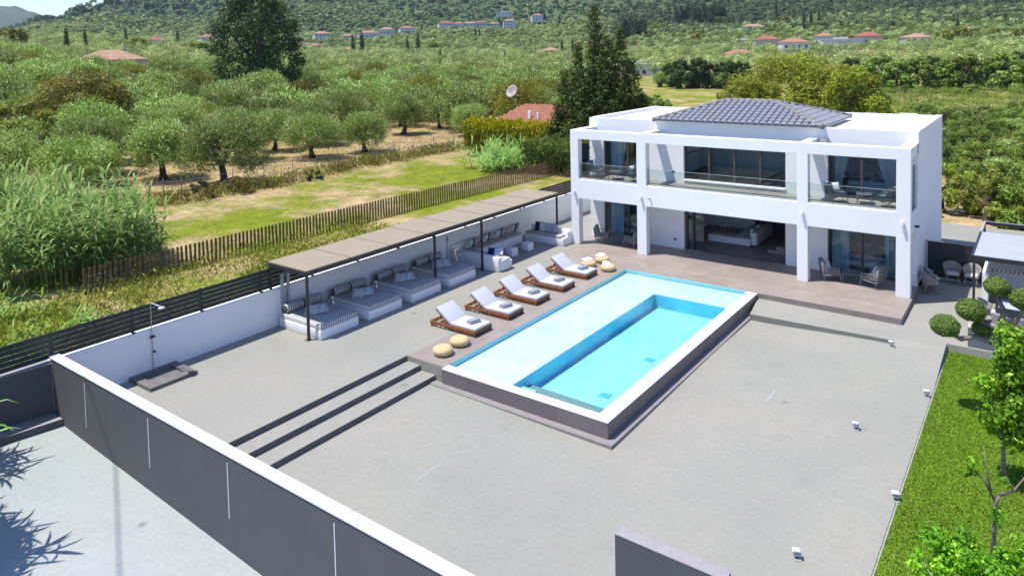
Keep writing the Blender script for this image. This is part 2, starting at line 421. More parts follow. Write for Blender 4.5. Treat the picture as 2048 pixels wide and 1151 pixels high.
yellow_m = leafmat('golden_leaf', [(0, (.09, .12, .016)), (.45, (.24, .26, .015)), (.8, (.52, .45, .012)), (1, (.68, .57, .03))], .3, g=1.04)
citrus_m = leafmat('citrus_leaf', [(0, (.05, .11, .010)), (.5, (.13, .26, .018)), (.85, (.26, .43, .035)), (1, (.48, .62, .12))], .4)
bonsai_m = leafmat('bonsai_leaf', [(0, (.04, .07, .018)), (.5, (.10, .15, .045)), (1, (.23, .30, .11))], .3, gain=1.6)
hill_m = leafmat('hill_scrub', [(0, (.022, .040, .018)), (.5, (.060, .092, .038)), (1, (.13, .165, .065))], .2, gain=1.5, b_=.85)
hillpine_m = leafmat('hill_pine', [(0, (.015, .030, .015)), (.6, (.036, .062, .028)), (1, (.07, .105, .045))], .15)
weed_m = leafmat('weed_leaf', [(0, (.11, .055, .03)), (.4, (.19, .14, .055)), (.7, (.21, .23, .06)), (1, (.32, .36, .12))], .3, g=1.04)
verge_m = leafmat('verge_leaf', [(0, (.13, .085, .04)), (.35, (.18, .19, .05)), (.7, (.26, .33, .06)), (1, (.42, .48, .12))], .3, g=1.04)
lawn_m = leafmat('lawn_blade', [(0, (.105, .165, .014)), (.5, (.14, .225, .018)), (.9, (.18, .27, .025)), (1, (.30, .31, .08))], .35, gain=1.25)
# ================================================================== VILLA
villa = thing('villa', 'white two storey villa with a grey tiled hip roof in the middle, behind the pool', 'house', (-12.0, 31.55, 0))
XL, XR_ = -19.77, -4.30
FY0, FY1 = 31.55, 31.93
PX = [XL, -19.31, -16.03, -15.54, -8.56, -8.12, -4.81, XR_]
Z_DECK = 0.004
# front portal frame: pillars, band and top beam
fr = MB().plate(PX, [0, 2.38, 3.37, 5.42, 5.88], {(1, 0), (3, 0), (5, 0), (1, 2), (3, 2), (5, 2)}, FY0, FY1, 'y')
part('portal_frame', fr, white, villa, bevel=.012)
cb = MB()
for a, b in ((PX[0], PX[1]), (-15.98, -15.59), (-8.52, -8.16), (PX[6] + .05, PX[7])):
    cb.box(a + .003, b - .003, FY1, 33.5, 5.45, 5.877)
parts('roof_beam', cb, white, villa)
# balcony slab / portico ceiling
part('balcony_slab', MB().box(XL + .01, XR_ - .01, FY1, 33.5, 2.42, 3.30), white, villa)
part('balcony_floor', MB().box(XL + .05, XR_ - .05, FY1 + .001, 33.499, 3.30, 3.312), decktile, villa)
# main volume, shell walls
fx = [XL, -18.95, -16.30, -14.46, -9.58, -7.79, -5.10, XR_]
fz = [0, 2.36, 3.30, 3.50, 5.40, 6.33]
part('front_wall', MB().plate(fx, fz, {(1, 0), (5, 0), (3, 0), (1, 2), (1, 3), (5, 2), (5, 3), (3, 3)}, 33.5, 33.85, 'y'), white, villa)
sy = [33.85, 41.5]
part('side_wall', MB().box(XL, XL + .3, 33.85, 41.5, 0, 6.33), white, villa)
part('side_wall', MB().box(XR_ - .3, XR_, 33.85, 41.5, -.4, 6.33), white, villa)
part('rear_wall', MB().box(XL + .3, XR_ - .3, 41.2, 41.5, -.4, 6.33), white, villa)
# inner partitions, floors and ceilings (rooms are real)
inn = MB()
for x in (-15.62, -8.35): inn.box(x - .1, x + .1, 33.85, 41.2, .02, 6.1)
parts('partition', inn, white_in, villa)
parts('room_floor', MB().box(XL + .3, XR_ - .3, 33.5, 41.2, -.2, .012).box(XL + .3, XR_ - .3, 33.85, 41.2, 2.75, 3.306), floor_in, villa)
bw = MB()
for x0, x1 in ((XL + .3, -15.72), (-15.52, -8.45), (-8.25, XR_ - .3)):
    bw.box(x0, x1, 38.9, 39.0, .02, 2.75); bw.box(x0, x1, 38.9, 39.0, 3.31, 6.1)
parts('room_back_wall', bw, white_in, villa)
# flat roofs with low parapets
rf = MB().box(XL + .2, XR_ - .2, 33.7, 41.3, 6.08, 6.20)
part('roof_deck', rf, roofwhite, villa)
pp = MB()
pp.box(XL, XL + .28, 33.85, 41.5, 6.332, 6.352).box(XR_ - .28, XR_, 33.85, 41.5, 6.332, 6.352)
parts('parapet_cap', pp, white, villa)
parts('roof_vent', MB().box(-6.1, -5.35, 40.9, 41.1, 6.2, 6.42).box(-7.7, -7.1, 40.6, 40.8, 6.2, 6.4), white, villa)
part('vent_box', MB().box(-8.05, -7.78, 33.25, 33.495, 5.60, 5.86), linen, villa)
# tiled hip roof
EX0, EX1, EY0, EY1, EZ = -15.95, -7.93, 33.22, 38.75, 6.36
RX0, RX1, RY, RZ = -13.25, -10.75, 35.98, 7.20
tiles_mb = MB()
def slope_tiles(mb, A, B, C, D, width=.30, course=.36):
    """A-B eave, D-C ridge line (C, D may meet); barrel tiles laid in rows and courses"""
    A, B, C, D = map(Vector, (A, B, C, D))
    ex = (B - A); L = ex.length; ex.normalize()
    up = ((C + D) / 2 - (A + B) / 2); up = up - ex * up.dot(ex); H = up.length; up.normalize()
    nn = ex.cross(up).normalized()
    if nn.z < 0: nn = -nn
    mb.add([A, B, C, D], [(0, 1, 2, 3)])
    dl = (D - A).dot(ex); cl = (C - A).dot(ex)
    n = int(L / width)
    w = L / n
    for i in range(n):
        x = (i + .5) * w
        k = 0
        while k * course < H:
            y0 = k * course; y1 = min(H, y0 + course * 1.12)
            t = (y0 + course * .5) / H
            if dl * t - w * .2 < x < L + (cl - L) * t + w * .2:
                ring = []
                for (yy, lift, rr) in ((y0, .036, w * .46), (y1, .008, w * .40)):
                    for j in range(6):
                        a = PI * j / 5
                        ring.append(A + ex * (x - math.cos(a) * rr) + up * yy + nn * (lift + math.sin(a) * .075))
                mb.add(ring, [(j, j + 1, 7 + j, 6 + j) for j in range(5)] + [(0, 5, 4, 3, 2, 1)], False)
            k += 1
F_, B_ = RY, RY
slope_tiles(tiles_mb, (EX0, EY0, EZ), (EX1, EY0, EZ), (RX1, RY, RZ), (RX0, RY, RZ))
slope_tiles(tiles_mb, (EX1, EY0, EZ), (EX1, EY1, EZ), (RX1, RY, RZ), (RX1, RY, RZ))
slope_tiles(tiles_mb, (EX1, EY1, EZ), (EX0, EY1, EZ), (RX0, RY, RZ), (RX1, RY, RZ))
slope_tiles(tiles_mb, (EX0, EY1, EZ), (EX0, EY0, EZ), (RX0, RY, RZ), (RX0, RY, RZ))
hip = part('tiled_roof', tiles_mb, slate_tile, villa)
rd = MB()
for a, b in (((EX0, EY0, EZ), (RX0, RY, RZ)), ((EX1, EY0, EZ), (RX1, RY, RZ)), ((EX1, EY1, EZ), (RX1, RY, RZ)), ((EX0, EY1, EZ), (RX0, RY, RZ)), ((RX0, RY, RZ), (RX1, RY, RZ))):
    a, b = Vector(a), Vector(b); L = (b - a).length; n = max(2, int(L / .34))
    for i in range(n):
        p = a + (b - a) * (i / n); q = a + (b - a) * min(1, (i + 1.12) / n)
        rd.tube([p + Vector((0, 0, .05)), q + Vector((0, 0, .03))], [.125, .10], 8)
part('ridge_tiles', rd, ridge_tile, hip)
part('eave_soffit', MB().box(EX0 + .03, EX1 - .03, EY0 + .03, EY1 - .03, EZ - .05, EZ - .004), white, hip)

# windows and sliding doors
def glazed(name, x0, x1, z0, z1, mull, y=33.62, sill=False, fw=.07, open_from=None):
    f = MB()
    f.box(x0, x0 + fw, y, y + .10, z0, z1).box(x1 - fw, x1, y, y + .10, z0, z1)
    f.box(x0 + fw, x1 - fw, y, y + .10, z1 - fw, z1)
    f.box(x0 + fw, x1 - fw, y, y + .10, z0, z0 + (.05 if not open_from else .02))
    for m in mull: f.box(m - fw * .75, m + fw * .75, y - .012, y + .112, z0 + .05, z1 - fw)
    fo = part(name, f, frame_br, villa)
    xs = [x0 + fw] + list(mull) + [x1 - fw]
    for a, b in zip(xs[:-1], xs[1:]):
        if open_from is None or b <= open_from:
            part('pane', MB().box(a + .05, b - .05, y + .045, y + .055, z0 + .05, z1 - fw), glass_win, fo)
    return fo
glazed('sliding_door', -18.95, -16.30, .012, 2.36, [-17.57])
glazed('sliding_door', -7.79, -5.10, .012, 2.36, [-6.42])
glazed('sliding_door', -18.95, -16.30, 3.31, 5.40, [-17.57])
glazed('sliding_door', -7.79, -5.10, 3.31, 5.40, [-6.44])
glazed('picture_window', -14.46, -9.58, 3.50, 5.40, [-13.2, -11.97, -10.75])
part('window_sill', MB().box(-14.46, -9.56, 33.36, 33.62, 3.44, 3.499), white, villa, bevel=.008)
# living room opening: panels stacked at the left, frame at the right, floor track
f = MB()
f.box(-14.46, -14.34, 33.62, 33.84, .012, 2.36).box(-9.66, -9.58, 33.62, 33.84, .012, 2.36).box(-14.34, -9.66, 33.62, 33.84, 2.29, 2.36)
f.box(-14.10, -14.02, 33.62, 33.84, .012, 2.29).box(-14.34, -9.66, 33.62, 33.70, .012, .022)
fo = part('sliding_door', f, frame_br, villa, label='wide sliding door standing open to the living room')
part('pane', MB().box(-14.34, -14.10, 33.70, 33.71, .03, 2.29), glass_win, fo)
part('pane', MB().box(-13.98, -13.55, 33.76, 33.77, .03, 2.29), glass_win, fo)
# skirting
sk = MB()
for x0, x1 in ((XL + .02, -18.97), (-16.28, -14.48), (-9.56, -7.81), (-5.08, XR_ - .02)): sk.box(x0, x1, 33.482, 33.499, .006, .09)
parts('skirting', sk, white, villa)
part('wall_socket', MB().box(-15.02, -14.86, 33.478, 33.499, .40, .50), black, villa, bevel=.01)
part('wall_socket', MB().box(-15.08, -14.92, 33.478, 33.499, 3.78, 3.88), black, villa, bevel=.01)
# glass balustrades in a base channel
for x0, x1, posts in ((PX[1], PX[2], [-17.6]), (PX[3], PX[4], [-13.2, -10.9]), (PX[5], PX[6], [-6.45])):
    ch = part('balcony_rail', MB().box(x0, x1, FY0 + .10, FY0 + .22, 3.371, 3.45), alu, villa)
    g = MB(); e = MB(); xs = [x0] + posts + [x1]
    for a, b in zip(xs[:-1], xs[1:]):
        g.box(a + .008, b - .008, FY0 + .15, FY0 + .165, 3.45, 4.17); e.box(a + .008, b - .008, FY0 + .147, FY0 + .166, 4.17, 4.177)
    parts('glass_pane', g, glass_rail, ch); parts('glass_edge', e, glass_edge, ch)
# side openings on the upper floor
for x, sgn in ((XL, 1), (XR_, -1)):
    gp = part('side_screen', MB().box(min(x + sgn * .10, x + sgn * .115), max(x + sgn * .10, x + sgn * .115), FY1 + .02, 33.3, 3.32, 5.02), glass_green, villa)
    st = MB()
    for z in (3.75, 4.25, 4.75):
        st.tube([(x + sgn * .06, 33.30, z), (x + sgn * .17, 33.30, z)], .03, 8); st.tube([(x + sgn * .06, FY1 + .08, z), (x + sgn * .17, FY1 + .08, z)], .03, 8)
    parts('glass_clamp', st, chrome, gp)
part('side_frame', MB().box(XR_ - .30, XR_ - .003, 33.3, 33.5, .01, 5.88), white, villa)
# up-and-down wall lamps and cameras on the facade
for x, z in ((-19.53, 2.66), (-15.78, 2.75), (-8.33, 2.87), (-4.57, 2.90)):
    lm = MB().rbox((x, FY0 - .09, z + .02), (.09, .11, .27), .015)
    part('wall_lamp', lm, whiteplast, villa)
sc_ = MB().rbox((-15.33, FY0 - .07, 2.80), (.07, .13, .07), .015).tube([(-15.33, FY0 - .005, 2.86), (-15.33, FY0 - .08, 2.86)], .02)
part('security_camera', sc_, whiteplast, villa)
part('camera_lens', MB().tube([(-15.33, FY0 - .13, 2.80), (-15.33, FY0 - .155, 2.80)], .03), black, villa)
part('security_camera', MB().rbox((XR_ + .08, 32.7, 2.62), (.16, .10, .09), .02), black, villa)

# ------------------------------------------------------------------ furniture of the house
def sofa():
    t = thing('corner_sofa', 'low grey L shaped corner sofa inside the open living room', 'sofa', (-12.6, 36.5, 0.012))
    part('base', MB().rbox((-12.95, 35.95, .22), (2.2, .95, .36), .06).rbox((-12.3, 37.55, .22), (.95, 2.2, .36), .06), sofafab, t)
    part('back', MB().rbox((-11.72, 36.9, .40), (.32, 2.6, .66), .08), sofafab, t)
    part('cushion', MB().rbox((-11.95, 37.2, .60), (.22, .6, .4), .08), sofafab, t)
    part('cushion', MB().rbox((-11.95, 36.3, .60), (.22, .6, .4), .08), sofafab, t)
    part('foot', MB().box(-14.0, -11.7, 35.55, 35.6, .012, .05), black, t)
sofa()
t = thing('side_table', 'small round white side table behind the sofa in the living room', 'table', (-13.86, 37.48, .012))
part('table_top', MB().cyl((-13.86, 37.48, .50), .24, .025, 20), whiteplast, t)
for a in range(4):
    x, y = -13.86 + .2 * math.cos(a * PI / 2 + .5), 37.48 + .2 * math.sin(a * PI / 2 + .5)
    part('leg', MB().tube([(x, y, .012), (x, y, .50)], .013), whiteplast, t)
t = thing('sideboard', 'long white sideboard against the left wall of the living room', 'sideboard', (-15.2, 37, .012))
part('body', MB().box(-15.50, -15.12, 35.9, 38.3, .12, .86), whiteplast, t)
part('plinth', MB().box(-15.46, -15.18, 36, 38.2, .012, .12), black, t)
t = thing('bookshelf', 'dark bookshelf on the back wall of the living room', 'shelf', (-11.2, 38.7, .012))
part('carcass', MB().box(-12.6, -9.2, 38.55, 38.89, .012, 2.3), M('dark_oak', (.05, .038, .032), (.08, .06, .05), scale=3), t)
t = thing('interior_steps', 'short pale stair flight just inside the living room at the right', 'stairs', (-10.3, 35.2, .012))
parts('tread', MB().box(-10.85, -9.85, 35.0, 35.8, .012, .18).box(-10.45, -9.85, 35.0, 35.8, .18, .36), decktile, t)
part('stringer', MB().box(-9.85, -9.75, 34.9, 35.8, .012, .8), whiteplast, t)
def bed(x, y, z, label):
    t = thing('double_bed', label, 'bed', (x, y, z))
    part('bed_base', MB().rbox((x, y, z + .18), (1.9, 2.1, .36), .05), bedwhite, t)
    part('mattress', MB().rbox((x, y, z + .45), (1.85, 2.05, .22), .09), bedwhite, t)
    parts('throw', MB().rbox((x - .45, y - .55, z + .50), (.75, .85, .16), .07).rbox((x + .45, y - .55, z + .50), (.75, .85, .16), .07), bedblue, t)
    part('headboard', MB().rbox((x, y + 1.12, z + .55), (2.0, .12, 1.1), .04), cush_green, t)
    parts('pillow', MB().rbox((x - .45, y + .75, z + .62), (.7, .42, .18), .08).rbox((x + .45, y + .75, z + .62), (.7, .42, .18), .08), bedwhite, t)
bed(-6.4, 35.8, .012, 'double bed with blue throws behind the ground floor glass at the right')
bed(-17.5, 35.9, .012, 'double bed with blue throws behind the ground floor glass at the left')
bed(-6.4, 36.0, 3.306, 'double bed behind the right upstairs balcony door')
bed(-17.6, 36.0, 3.306, 'double bed behind the left upstairs balcony door')
def curtain(x0, x1, z0, z1, y, label, gather=0):
    n = 46; mb = MB(); vs = []; fs = []; m = 12
    for j in range(m + 1):
        v = j / m; z = z1 + (z0 - z1) * v
        pull = gather * math.sin(min(1, v * 1.25) * PI / 2) ** 2 if gather else 0
        for i in range(n + 1):
            u = i / n
            if gather > 0: u2 = pull + (1 - pull) * u
            elif gather < 0: u2 = u * (1 + pull)
            else: u2 = u
            vs.append((x0 + (x1 - x0) * u2, y + .045 * math.sin(u * PI * 2 * 7 + .6 * math.sin(v * 5)) + .02 * math.sin(u * 31), z))
    for j in range(m):
        for i in range(n):
            a = j * (n + 1) + i; fs.append((a, a + 1, a + n + 2, a + n + 1))
    mb.add(vs, fs, True)
    single('curtain', mb, curtain_m, label, 'curtain', (x0, y, z0))
curtain(-7.7, -7.0, .02, 2.3, 33.98, 'pale curtain hanging left of the ground floor right bedroom door')
curtain(-5.6, -5.15, .02, 2.3, 33.98, 'pale curtain hanging right of the ground floor right bedroom door')
curtain(-7.6, -7.02, 3.32, 5.34, 33.98, 'pale blue curtain tied at the left of the upper right balcony door', -.45)
curtain(-5.95, -5.2, 3.32, 5.34, 33.98, 'pale blue curtain swept to the right of the upper right balcony door', .5)
curtain(-18.75, -17.75, 3.32, 5.34, 33.98, 'pale blue curtain behind the upper left balcony door', -.3)
curtain(-18.8, -18.0, .02, 2.3, 33.98, 'pale curtain hanging left inside the ground floor left bedroom door')

def lounge_chair_proto():
    """rope lounge chair facing +x"""
    t = thing('lounge_chair', 'x', 'armchair', (0, 0, 0))
    fm = MB()
    for y in (-.36, .36):
        fm.tube([(.34, y, 0), (.30, y, .34), (.28, y, .56), (-.30, y, .62), (-.42, y, .80)], .016, 6)
        fm.tube([(-.30, y, 0), (-.36, y, .34), (-.42, y, .80)], .016, 6)
        fm.tube([(.30, y, .30), (-.35, y, .26)], .016, 6)
    fm.tube([(.30, -.36, .30), (.30, .36, .30)], .016, 6); fm.tube([(-.42, -.36, .80), (-.42, .36, .80)], .016, 6); fm.tube([(-.35, -.36, .26), (-.35, .36, .26)], .016, 6)
    part('frame', fm, chairframe, t, world=False)
    rp = MB()
    for k in range(11):
        s_ = k / 10; x = .28 - .62 * s_
        for y in (-.36, .36): rp.tube([(x, y, .29 - .03 * s_), (x - .02, y, .57 + .04 * s_)], .009, 5)
    for k in range(12):
        y = -.33 + .66 * k / 11; rp.tube([(-.35, y, .27), (-.42, y, .80)], .009, 5)
    part('rope_weave', rp, rope, t, world=False)
    part('seat_cushion', MB().rbox((0, 0, .38), (.64, .64, .14), .06), cush_green, t, world=False)
    part('back_cushion', MB().rbox((-.30, 0, .64), (.15, .62, .46), .06, R=Matrix.Rotation(rad(-14), 3, 'Y')), cush_green, t, world=False)
    return t
lc0 = lounge_chair_proto()
spots = [(-18.50, 32.55, 0.006, 20, 'left sage cushioned lounge chair on the ground floor left terrace, beside the first pillar'),
         (-16.78, 32.60, 0.006, 165, 'rope lounge chair on the ground floor left terrace close to the second pillar'),
         (-7.42, 32.45, 0.006, 25, 'sage cushioned lounge chair on the ground floor right terrace next to the third pillar'),
         (-5.78, 32.38, 0.006, 160, 'sage cushioned lounge chair on the ground floor right terrace next to the last pillar'),
         (-18.95, 32.75, 3.314, 10, 'sage cushioned lounge chair behind the glass at the far left of the upper left balcony'),
         (-16.75, 32.60, 3.314, 165, 'lounge chair with pale cushion at the inner end of the upper left balcony'),
         (-7.20, 32.55, 3.314, 30, 'lounge chair with pale cushions at the left of the upper right balcony'),
         (-5.35, 32.50, 3.314, 160, 'lounge chair at the right of the upper right balcony')]
for i, (x, y, z, a, lab) in enumerate(spots):
    if i == 0:
        lc0.location = (x, y, z); lc0.rotation_euler = (0, 0, rad(a)); lc0['label'] = lab; lc0['group'] = 'lounge chairs of the villa'
        o = lc0
    else: o = dup(lc0, (x, y, z), rad(a), lab)
def low_table(x, y, z, label, w=.72):
    t = thing('coffee_table', label, 'table', (x, y, z), rad(8), 'low terrace tables')
    part('table_top', MB().rbox((0, 0, .40), (w, w, .03), .01), tabletop, t, world=False)
    for a in (-1, 1):
        for b in (-1, 1): part('leg', MB().tube([(a * w * .42, b * w * .42, 0), (a * w * .42, b * w * .42, .39)], .016, 6), chairframe, t, world=False)
low_table(-17.65, 32.75, .006, 'dark low table on the ground floor left terrace')
low_table(-6.60, 32.62, .006, 'dark low table between the two chairs of the ground floor right terrace', .8)
low_table(-17.85, 32.75, 3.314, 'low table on the upper left balcony', .6)
low_table(-6.20, 32.85, 3.314, 'low table on the upper right balcony', .6)
for (x, y, z, lab, rz) in ((-7.30, 32.60, 3.92, 'white cushion leaning in the chair of the upper right balcony', 40), (-16.72, 32.55, 3.90, 'pale round cushion in the inner chair of the upper left balcony', 70),
                       (-7.58, 32.35, .60, 'pale cushion in the left chair of the ground floor right terrace', 60), (-5.66, 32.45, .60, 'pale cushion in the right chair of the ground floor right terrace', -50)):
    R = Matrix.Rotation(rad(rz), 3, 'Z') @ Matrix.Rotation(rad(-25), 3, 'X')
    single('throw_cushion', MB().pillow((0, 0, 0), .46, .46, .16, R), cush_pale, lab, 'cushion', (x, y, z), 'cushions of the terrace chairs', world=False)
# ================================================================== GROUNDS
def sstep(a, b, x):
    t = np.clip((x - a) / (b - a), 0, 1); return t * t * (3 - 2 * t)
# upper terrace with the two upper treads of the long steps
ter = MB().box(-23.1, -17.0, 8.62, 47.0, -1.2, 0).box(-17.0, -15.40, 16.76, 47.0, -1.2, 0).box(-15.40, -4.30, 29.05, 41.4, -1.2, -.004)
struct('terrace', ter, concrete_up)
st = MB().box(-17.0, -16.395, 8.62, 16.755, -1.2, -.168).box(-16.395, -15.74, 8.62, 16.755, -1.2, -.336)
struct('steps', st, concrete_up)
rs = MB()
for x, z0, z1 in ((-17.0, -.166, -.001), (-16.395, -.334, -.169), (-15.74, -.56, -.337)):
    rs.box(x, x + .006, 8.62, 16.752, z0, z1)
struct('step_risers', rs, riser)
struct('deck', MB().box(-16.98, -15.37, 16.775, 29.06, -.02, Z_DECK).box(-19.3, XR_ + .06, 29.06, 33.5, -.02, Z_DECK), decktile)
dk = MB().box(-15.37, -9.41, 29.03, 29.06, -.4, Z_DECK - .001).box(-9.41, XR_ + .06, 29.03, 29.06, -.4, Z_DECK - .001).box(XR_ + .06, XR_ + .075, 29.03, 33.6, -.5, Z_DECK - .001).box(-16.98, -15.40, 16.765, 16.775, -.6, Z_DECK - .001)
struct('deck_edge', dk, deckedge)
# thin pale drainage strips in the deck
dr = MB()
for x0, x1, y in ((-17.9, -14.9, 30.15), (-14.4, -7.4, 30.12), (-6.6, -4.7, 30.05)): dr.box(x0, x1, y, y + .05, Z_DECK, Z_DECK + .004)
struct('deck_drain', dr, M('drain_stone', (.33, .28, .25), (.40, .35, .31), scale=6, rough=.7))
# lower courtyard, gently falling sheet
gx = np.concatenate([np.arange(-16.2, -4.3, .8), [-4.30, -4.262], [-3.9, -3.4, -2.9, -2.715, -2.703], np.arange(-2.3, 9.6, .6)])
gy = np.concatenate([np.arange(8.63, 24, 1.2), np.arange(24, 27.9, .3), [28.04, 28.06, 28.12], np.arange(29, 48, 1.5)])
def zlow(x, y):
    base = -.50 - .06 * sstep(24, 16, y) * sstep(-14.5, -9, x)
    left = base + (-.54 + .17 * sstep(-9.2, -4.3, x) - base) * sstep(24, 27.3, y)
    right = -.48 + (-.22 + .48) * sstep(24.5, 27.8, y)
    r = np.where(x > -4.27, np.where(y < 27.38, left + (right - left) * sstep(-4.27, -2.9, x), right), left)
    r = np.where((x > -2.708) & (y < 28.05), -.56, r)
    return np.where((y >= 28.05), -.22, r)
GX, GY = np.meshgrid(gx, gy); GZ = zlow(GX, GY)
nv = len(gx); V = np.stack([GX, GY, GZ], -1).reshape(-1, 3)
F = [(j * nv + i, j * nv + i + 1, (j + 1) * nv + i + 1, (j + 1) * nv + i) for j in range(len(gy) - 1) for i in range(nv - 1) if not (gx[i + 1] < -9.19 and gy[j] > 27.5) and not (-15.1 < gx[i] and gx[i + 1] < -9.6 and 17.2 < gy[j] and gy[j + 1] < 28.6) and not (gx[i + 1] < -4.25 and 28.0 <= gy[j] < 41.3)]
struct('courtyard', mesh_np('courtyard', V, 4, concrete_low, faces=np.array(F), smooth=False), concrete_low)
pl = MB(); pl.add([(-9.18, 27.42, -.31), (-4.25, 27.42, -.235), (-4.25, 29.03, -.222), (-9.40, 29.03, -.20), (-9.18, 27.42, -.9), (-4.25, 27.42, -.9), (-4.25, 29.03, -.9), (-9.40, 29.03, -.9)],
       [(0, 1, 2, 3), (4, 5, 1, 0), (5, 6, 2, 1), (6, 7, 3, 2), (7, 4, 0, 3)])
struct('step_platform', pl, concrete_low)
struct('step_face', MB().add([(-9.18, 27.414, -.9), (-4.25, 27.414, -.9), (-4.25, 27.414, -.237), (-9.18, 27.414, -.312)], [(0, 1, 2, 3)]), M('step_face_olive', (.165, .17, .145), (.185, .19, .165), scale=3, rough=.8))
# driveway outside the front wall
def zdrive(x): return -.215 - .0435 * (x + 22.88)
dv = MB().add([(x, y, zdrive(x)) for y in (-14, 8.5) for x in np.linspace(-22.9, 10, 12)], [(i, i + 1, 13 + i, 12 + i) for i in range(11)])
struct('driveway', dv, concrete_drive)
# lawn
LX0, LX1, LY0, LY1, LZ = -2.66, 7.5, 8.7, 28.05, -.47
struct('lawn', MB().box(LX0, LX1, LY0, LY1, -.8, LZ), M('lawn_soil', (.09, .135, .016), (.12, .165, .03), scale=2.5, rough=.95))
struct('lawn_kerb', MB().box(LX0 - .035, LX0 - .002, LY0, LY1, -.7, -.452), M('kerb_pale', (.27, .28, .22), (.33, .34, .27), scale=6, rough=.8))
n = 95000
px = RNG.uniform(LX0 + .01, 1.2, n); py = RNG.uniform(11.5, LY1 - .02, n)
h = RNG.uniform(.025, .052, n); a = RNG.uniform(0, 2 * PI, n); w = RNG.uniform(.012, .026, n)
patch = .5 + .28 * np.sin(px * 2.1 + 1.3 * np.sin(py * .9)) * np.sin(py * 1.3 + .7) + .15 * np.sin(px * 6.1 + py * 4.3)
lx, ly = RNG.normal(0, .035, n), RNG.normal(0, .035, n)
T = np.empty((n, 3, 3))
T[:, 0] = np.stack([px - np.cos(a) * w, py - np.sin(a) * w, np.full(n, LZ)], -1)
T[:, 1] = np.stack([px + np.cos(a) * w, py + np.sin(a) * w, np.full(n, LZ)], -1)
T[:, 2] = np.stack([px + lx, py + ly, LZ + h], -1)
struct('lawn_grass', mesh_np('lawn_grass', T.reshape(-1, 3), 3, lawn_m, tint=np.clip(patch * .6 + RNG.uniform(0, .32, n), 0, 1)), lawn_m, kind='stuff', label='short mown green grass blades of the garden lawn')

# ================================================================== POOL
POX0, POX1, POY0, POY1 = -15.36, -9.41, 16.66, 29.03
pool = thing('swimming_pool', 'raised rectangular infinity pool with turquoise deep end and white coping', 'pool', (-12.4, 22.8, -.5))
pw = MB()
pw.box(POX0, POX1 - .12, POY0, POY0 + .12, -.9, -.02).box(POX1 - .12, POX1, POY0, POY1 - .05, -.9, -.02)
pw.box(POX0 - .005, POX0 + .004, POY0 + .12, POY1 - .02, -.9, -.02)
part('outer_wall', pw, pooltile, pool)
cp = MB().plate([POX0 + .005, -15.2, -9.83, POX1 + .004], [POY0 - .004, 16.98, POY1 - .03], {(0, 1), (1, 1)}, -.02, .006, 'z')
part('coping', cp, M('coping_white', (.80, .79, .77), (.84, .83, .81), scale=2, rough=.6), pool)
mos_w = tiles('pool_mosaic_white', (.57, .66, .665), (.60, .685, .69), (.56, .65, .655), .3, .3, rough=.4, gw=.004)
mos_t = tiles('pool_mosaic_turquoise', (.56, .70, .715), (.76, .80, .81), (.66, .755, .76), .055, .055, rough=.4, gw=.005, offset=.5)
SX0, SX1, SY0, SY1 = POX0 + .01, -9.83, 16.98, POY1 - .004
DX0, DY0, DY1 = -13.05, 17.0, 27.15
ZS, ZD, ZW = -.165, -.72, -.020
part('shelf', MB().plate([SX0, DX0, SX1], [SY0, DY0, DY1, SY1], {(1, 1)}, -.42, ZS, 'z'), mos_w, pool)
mos_d = tiles('pool_mosaic_deep', (.13, .70, .80), (.20, .77, .86), (.16, .72, .82), .055, .055, rough=.4, gw=.005, axes='S')
parts('basin_wall', MB().box(DX0 - .02, DX0 + .003, DY0, DY1, ZD, ZS - .003).box(DX0, SX1, DY1 - .003, DY1 + .02, ZD, ZS - .003).box(DX0, SX1, DY0 - .03, DY0, ZD, -.022).box(SX1, SX1 + .02, SY0, DY1 + .02, ZD, -.022), mos_d, pool)
part('basin_floor', MB().box(DX0 - .02, SX1 + .02, DY0 - .02, DY1 + .02, ZD - .1, ZD), mos_t, pool)
part('waterline_band', MB().box(SX0 - .005, SX0, SY0, SY1, ZS, .002).box(SX0, SX1, SY1, SY1 + .012, ZS, .002), M('waterline_tile', (.25, .62, .66), (.32, .68, .70), scale=6, rough=.4), pool)
drn = M('drain_cover', (.16, .44, .50), (.20, .50, .56), rough=.5)
part('drain', MB().rbox((-10.95, 22.35, ZD + .012), (.34, .26, .02), .008), drn, pool)
part('drain', MB().rbox((-10.95, 19.25, ZD + .012), (.34, .26, .02), .008), drn, pool)
stp = M('pool_step_tile', (.32, .50, .54), (.38, .56, .60), scale=6, rough=.4)
part('pool_steps', MB().box(DX0 + .002, -12.45, DY0 + .002, 17.75, ZD, -.36).box(-12.45, -11.95, DY0 + .002, 17.6, ZD, -.54).box(-11.95, -11.5, DY0 + .002, 17.45, ZD, -.62), stp, pool)
lg = MB().plate([-15.68, POX0 - .01, POX1 + .001, -9.175], [16.42, POY0 - .001, 28.1], {(0, 1), (1, 1)}, -.9, -.468, 'z')
part('ledge', lg, ledgemat, pool)
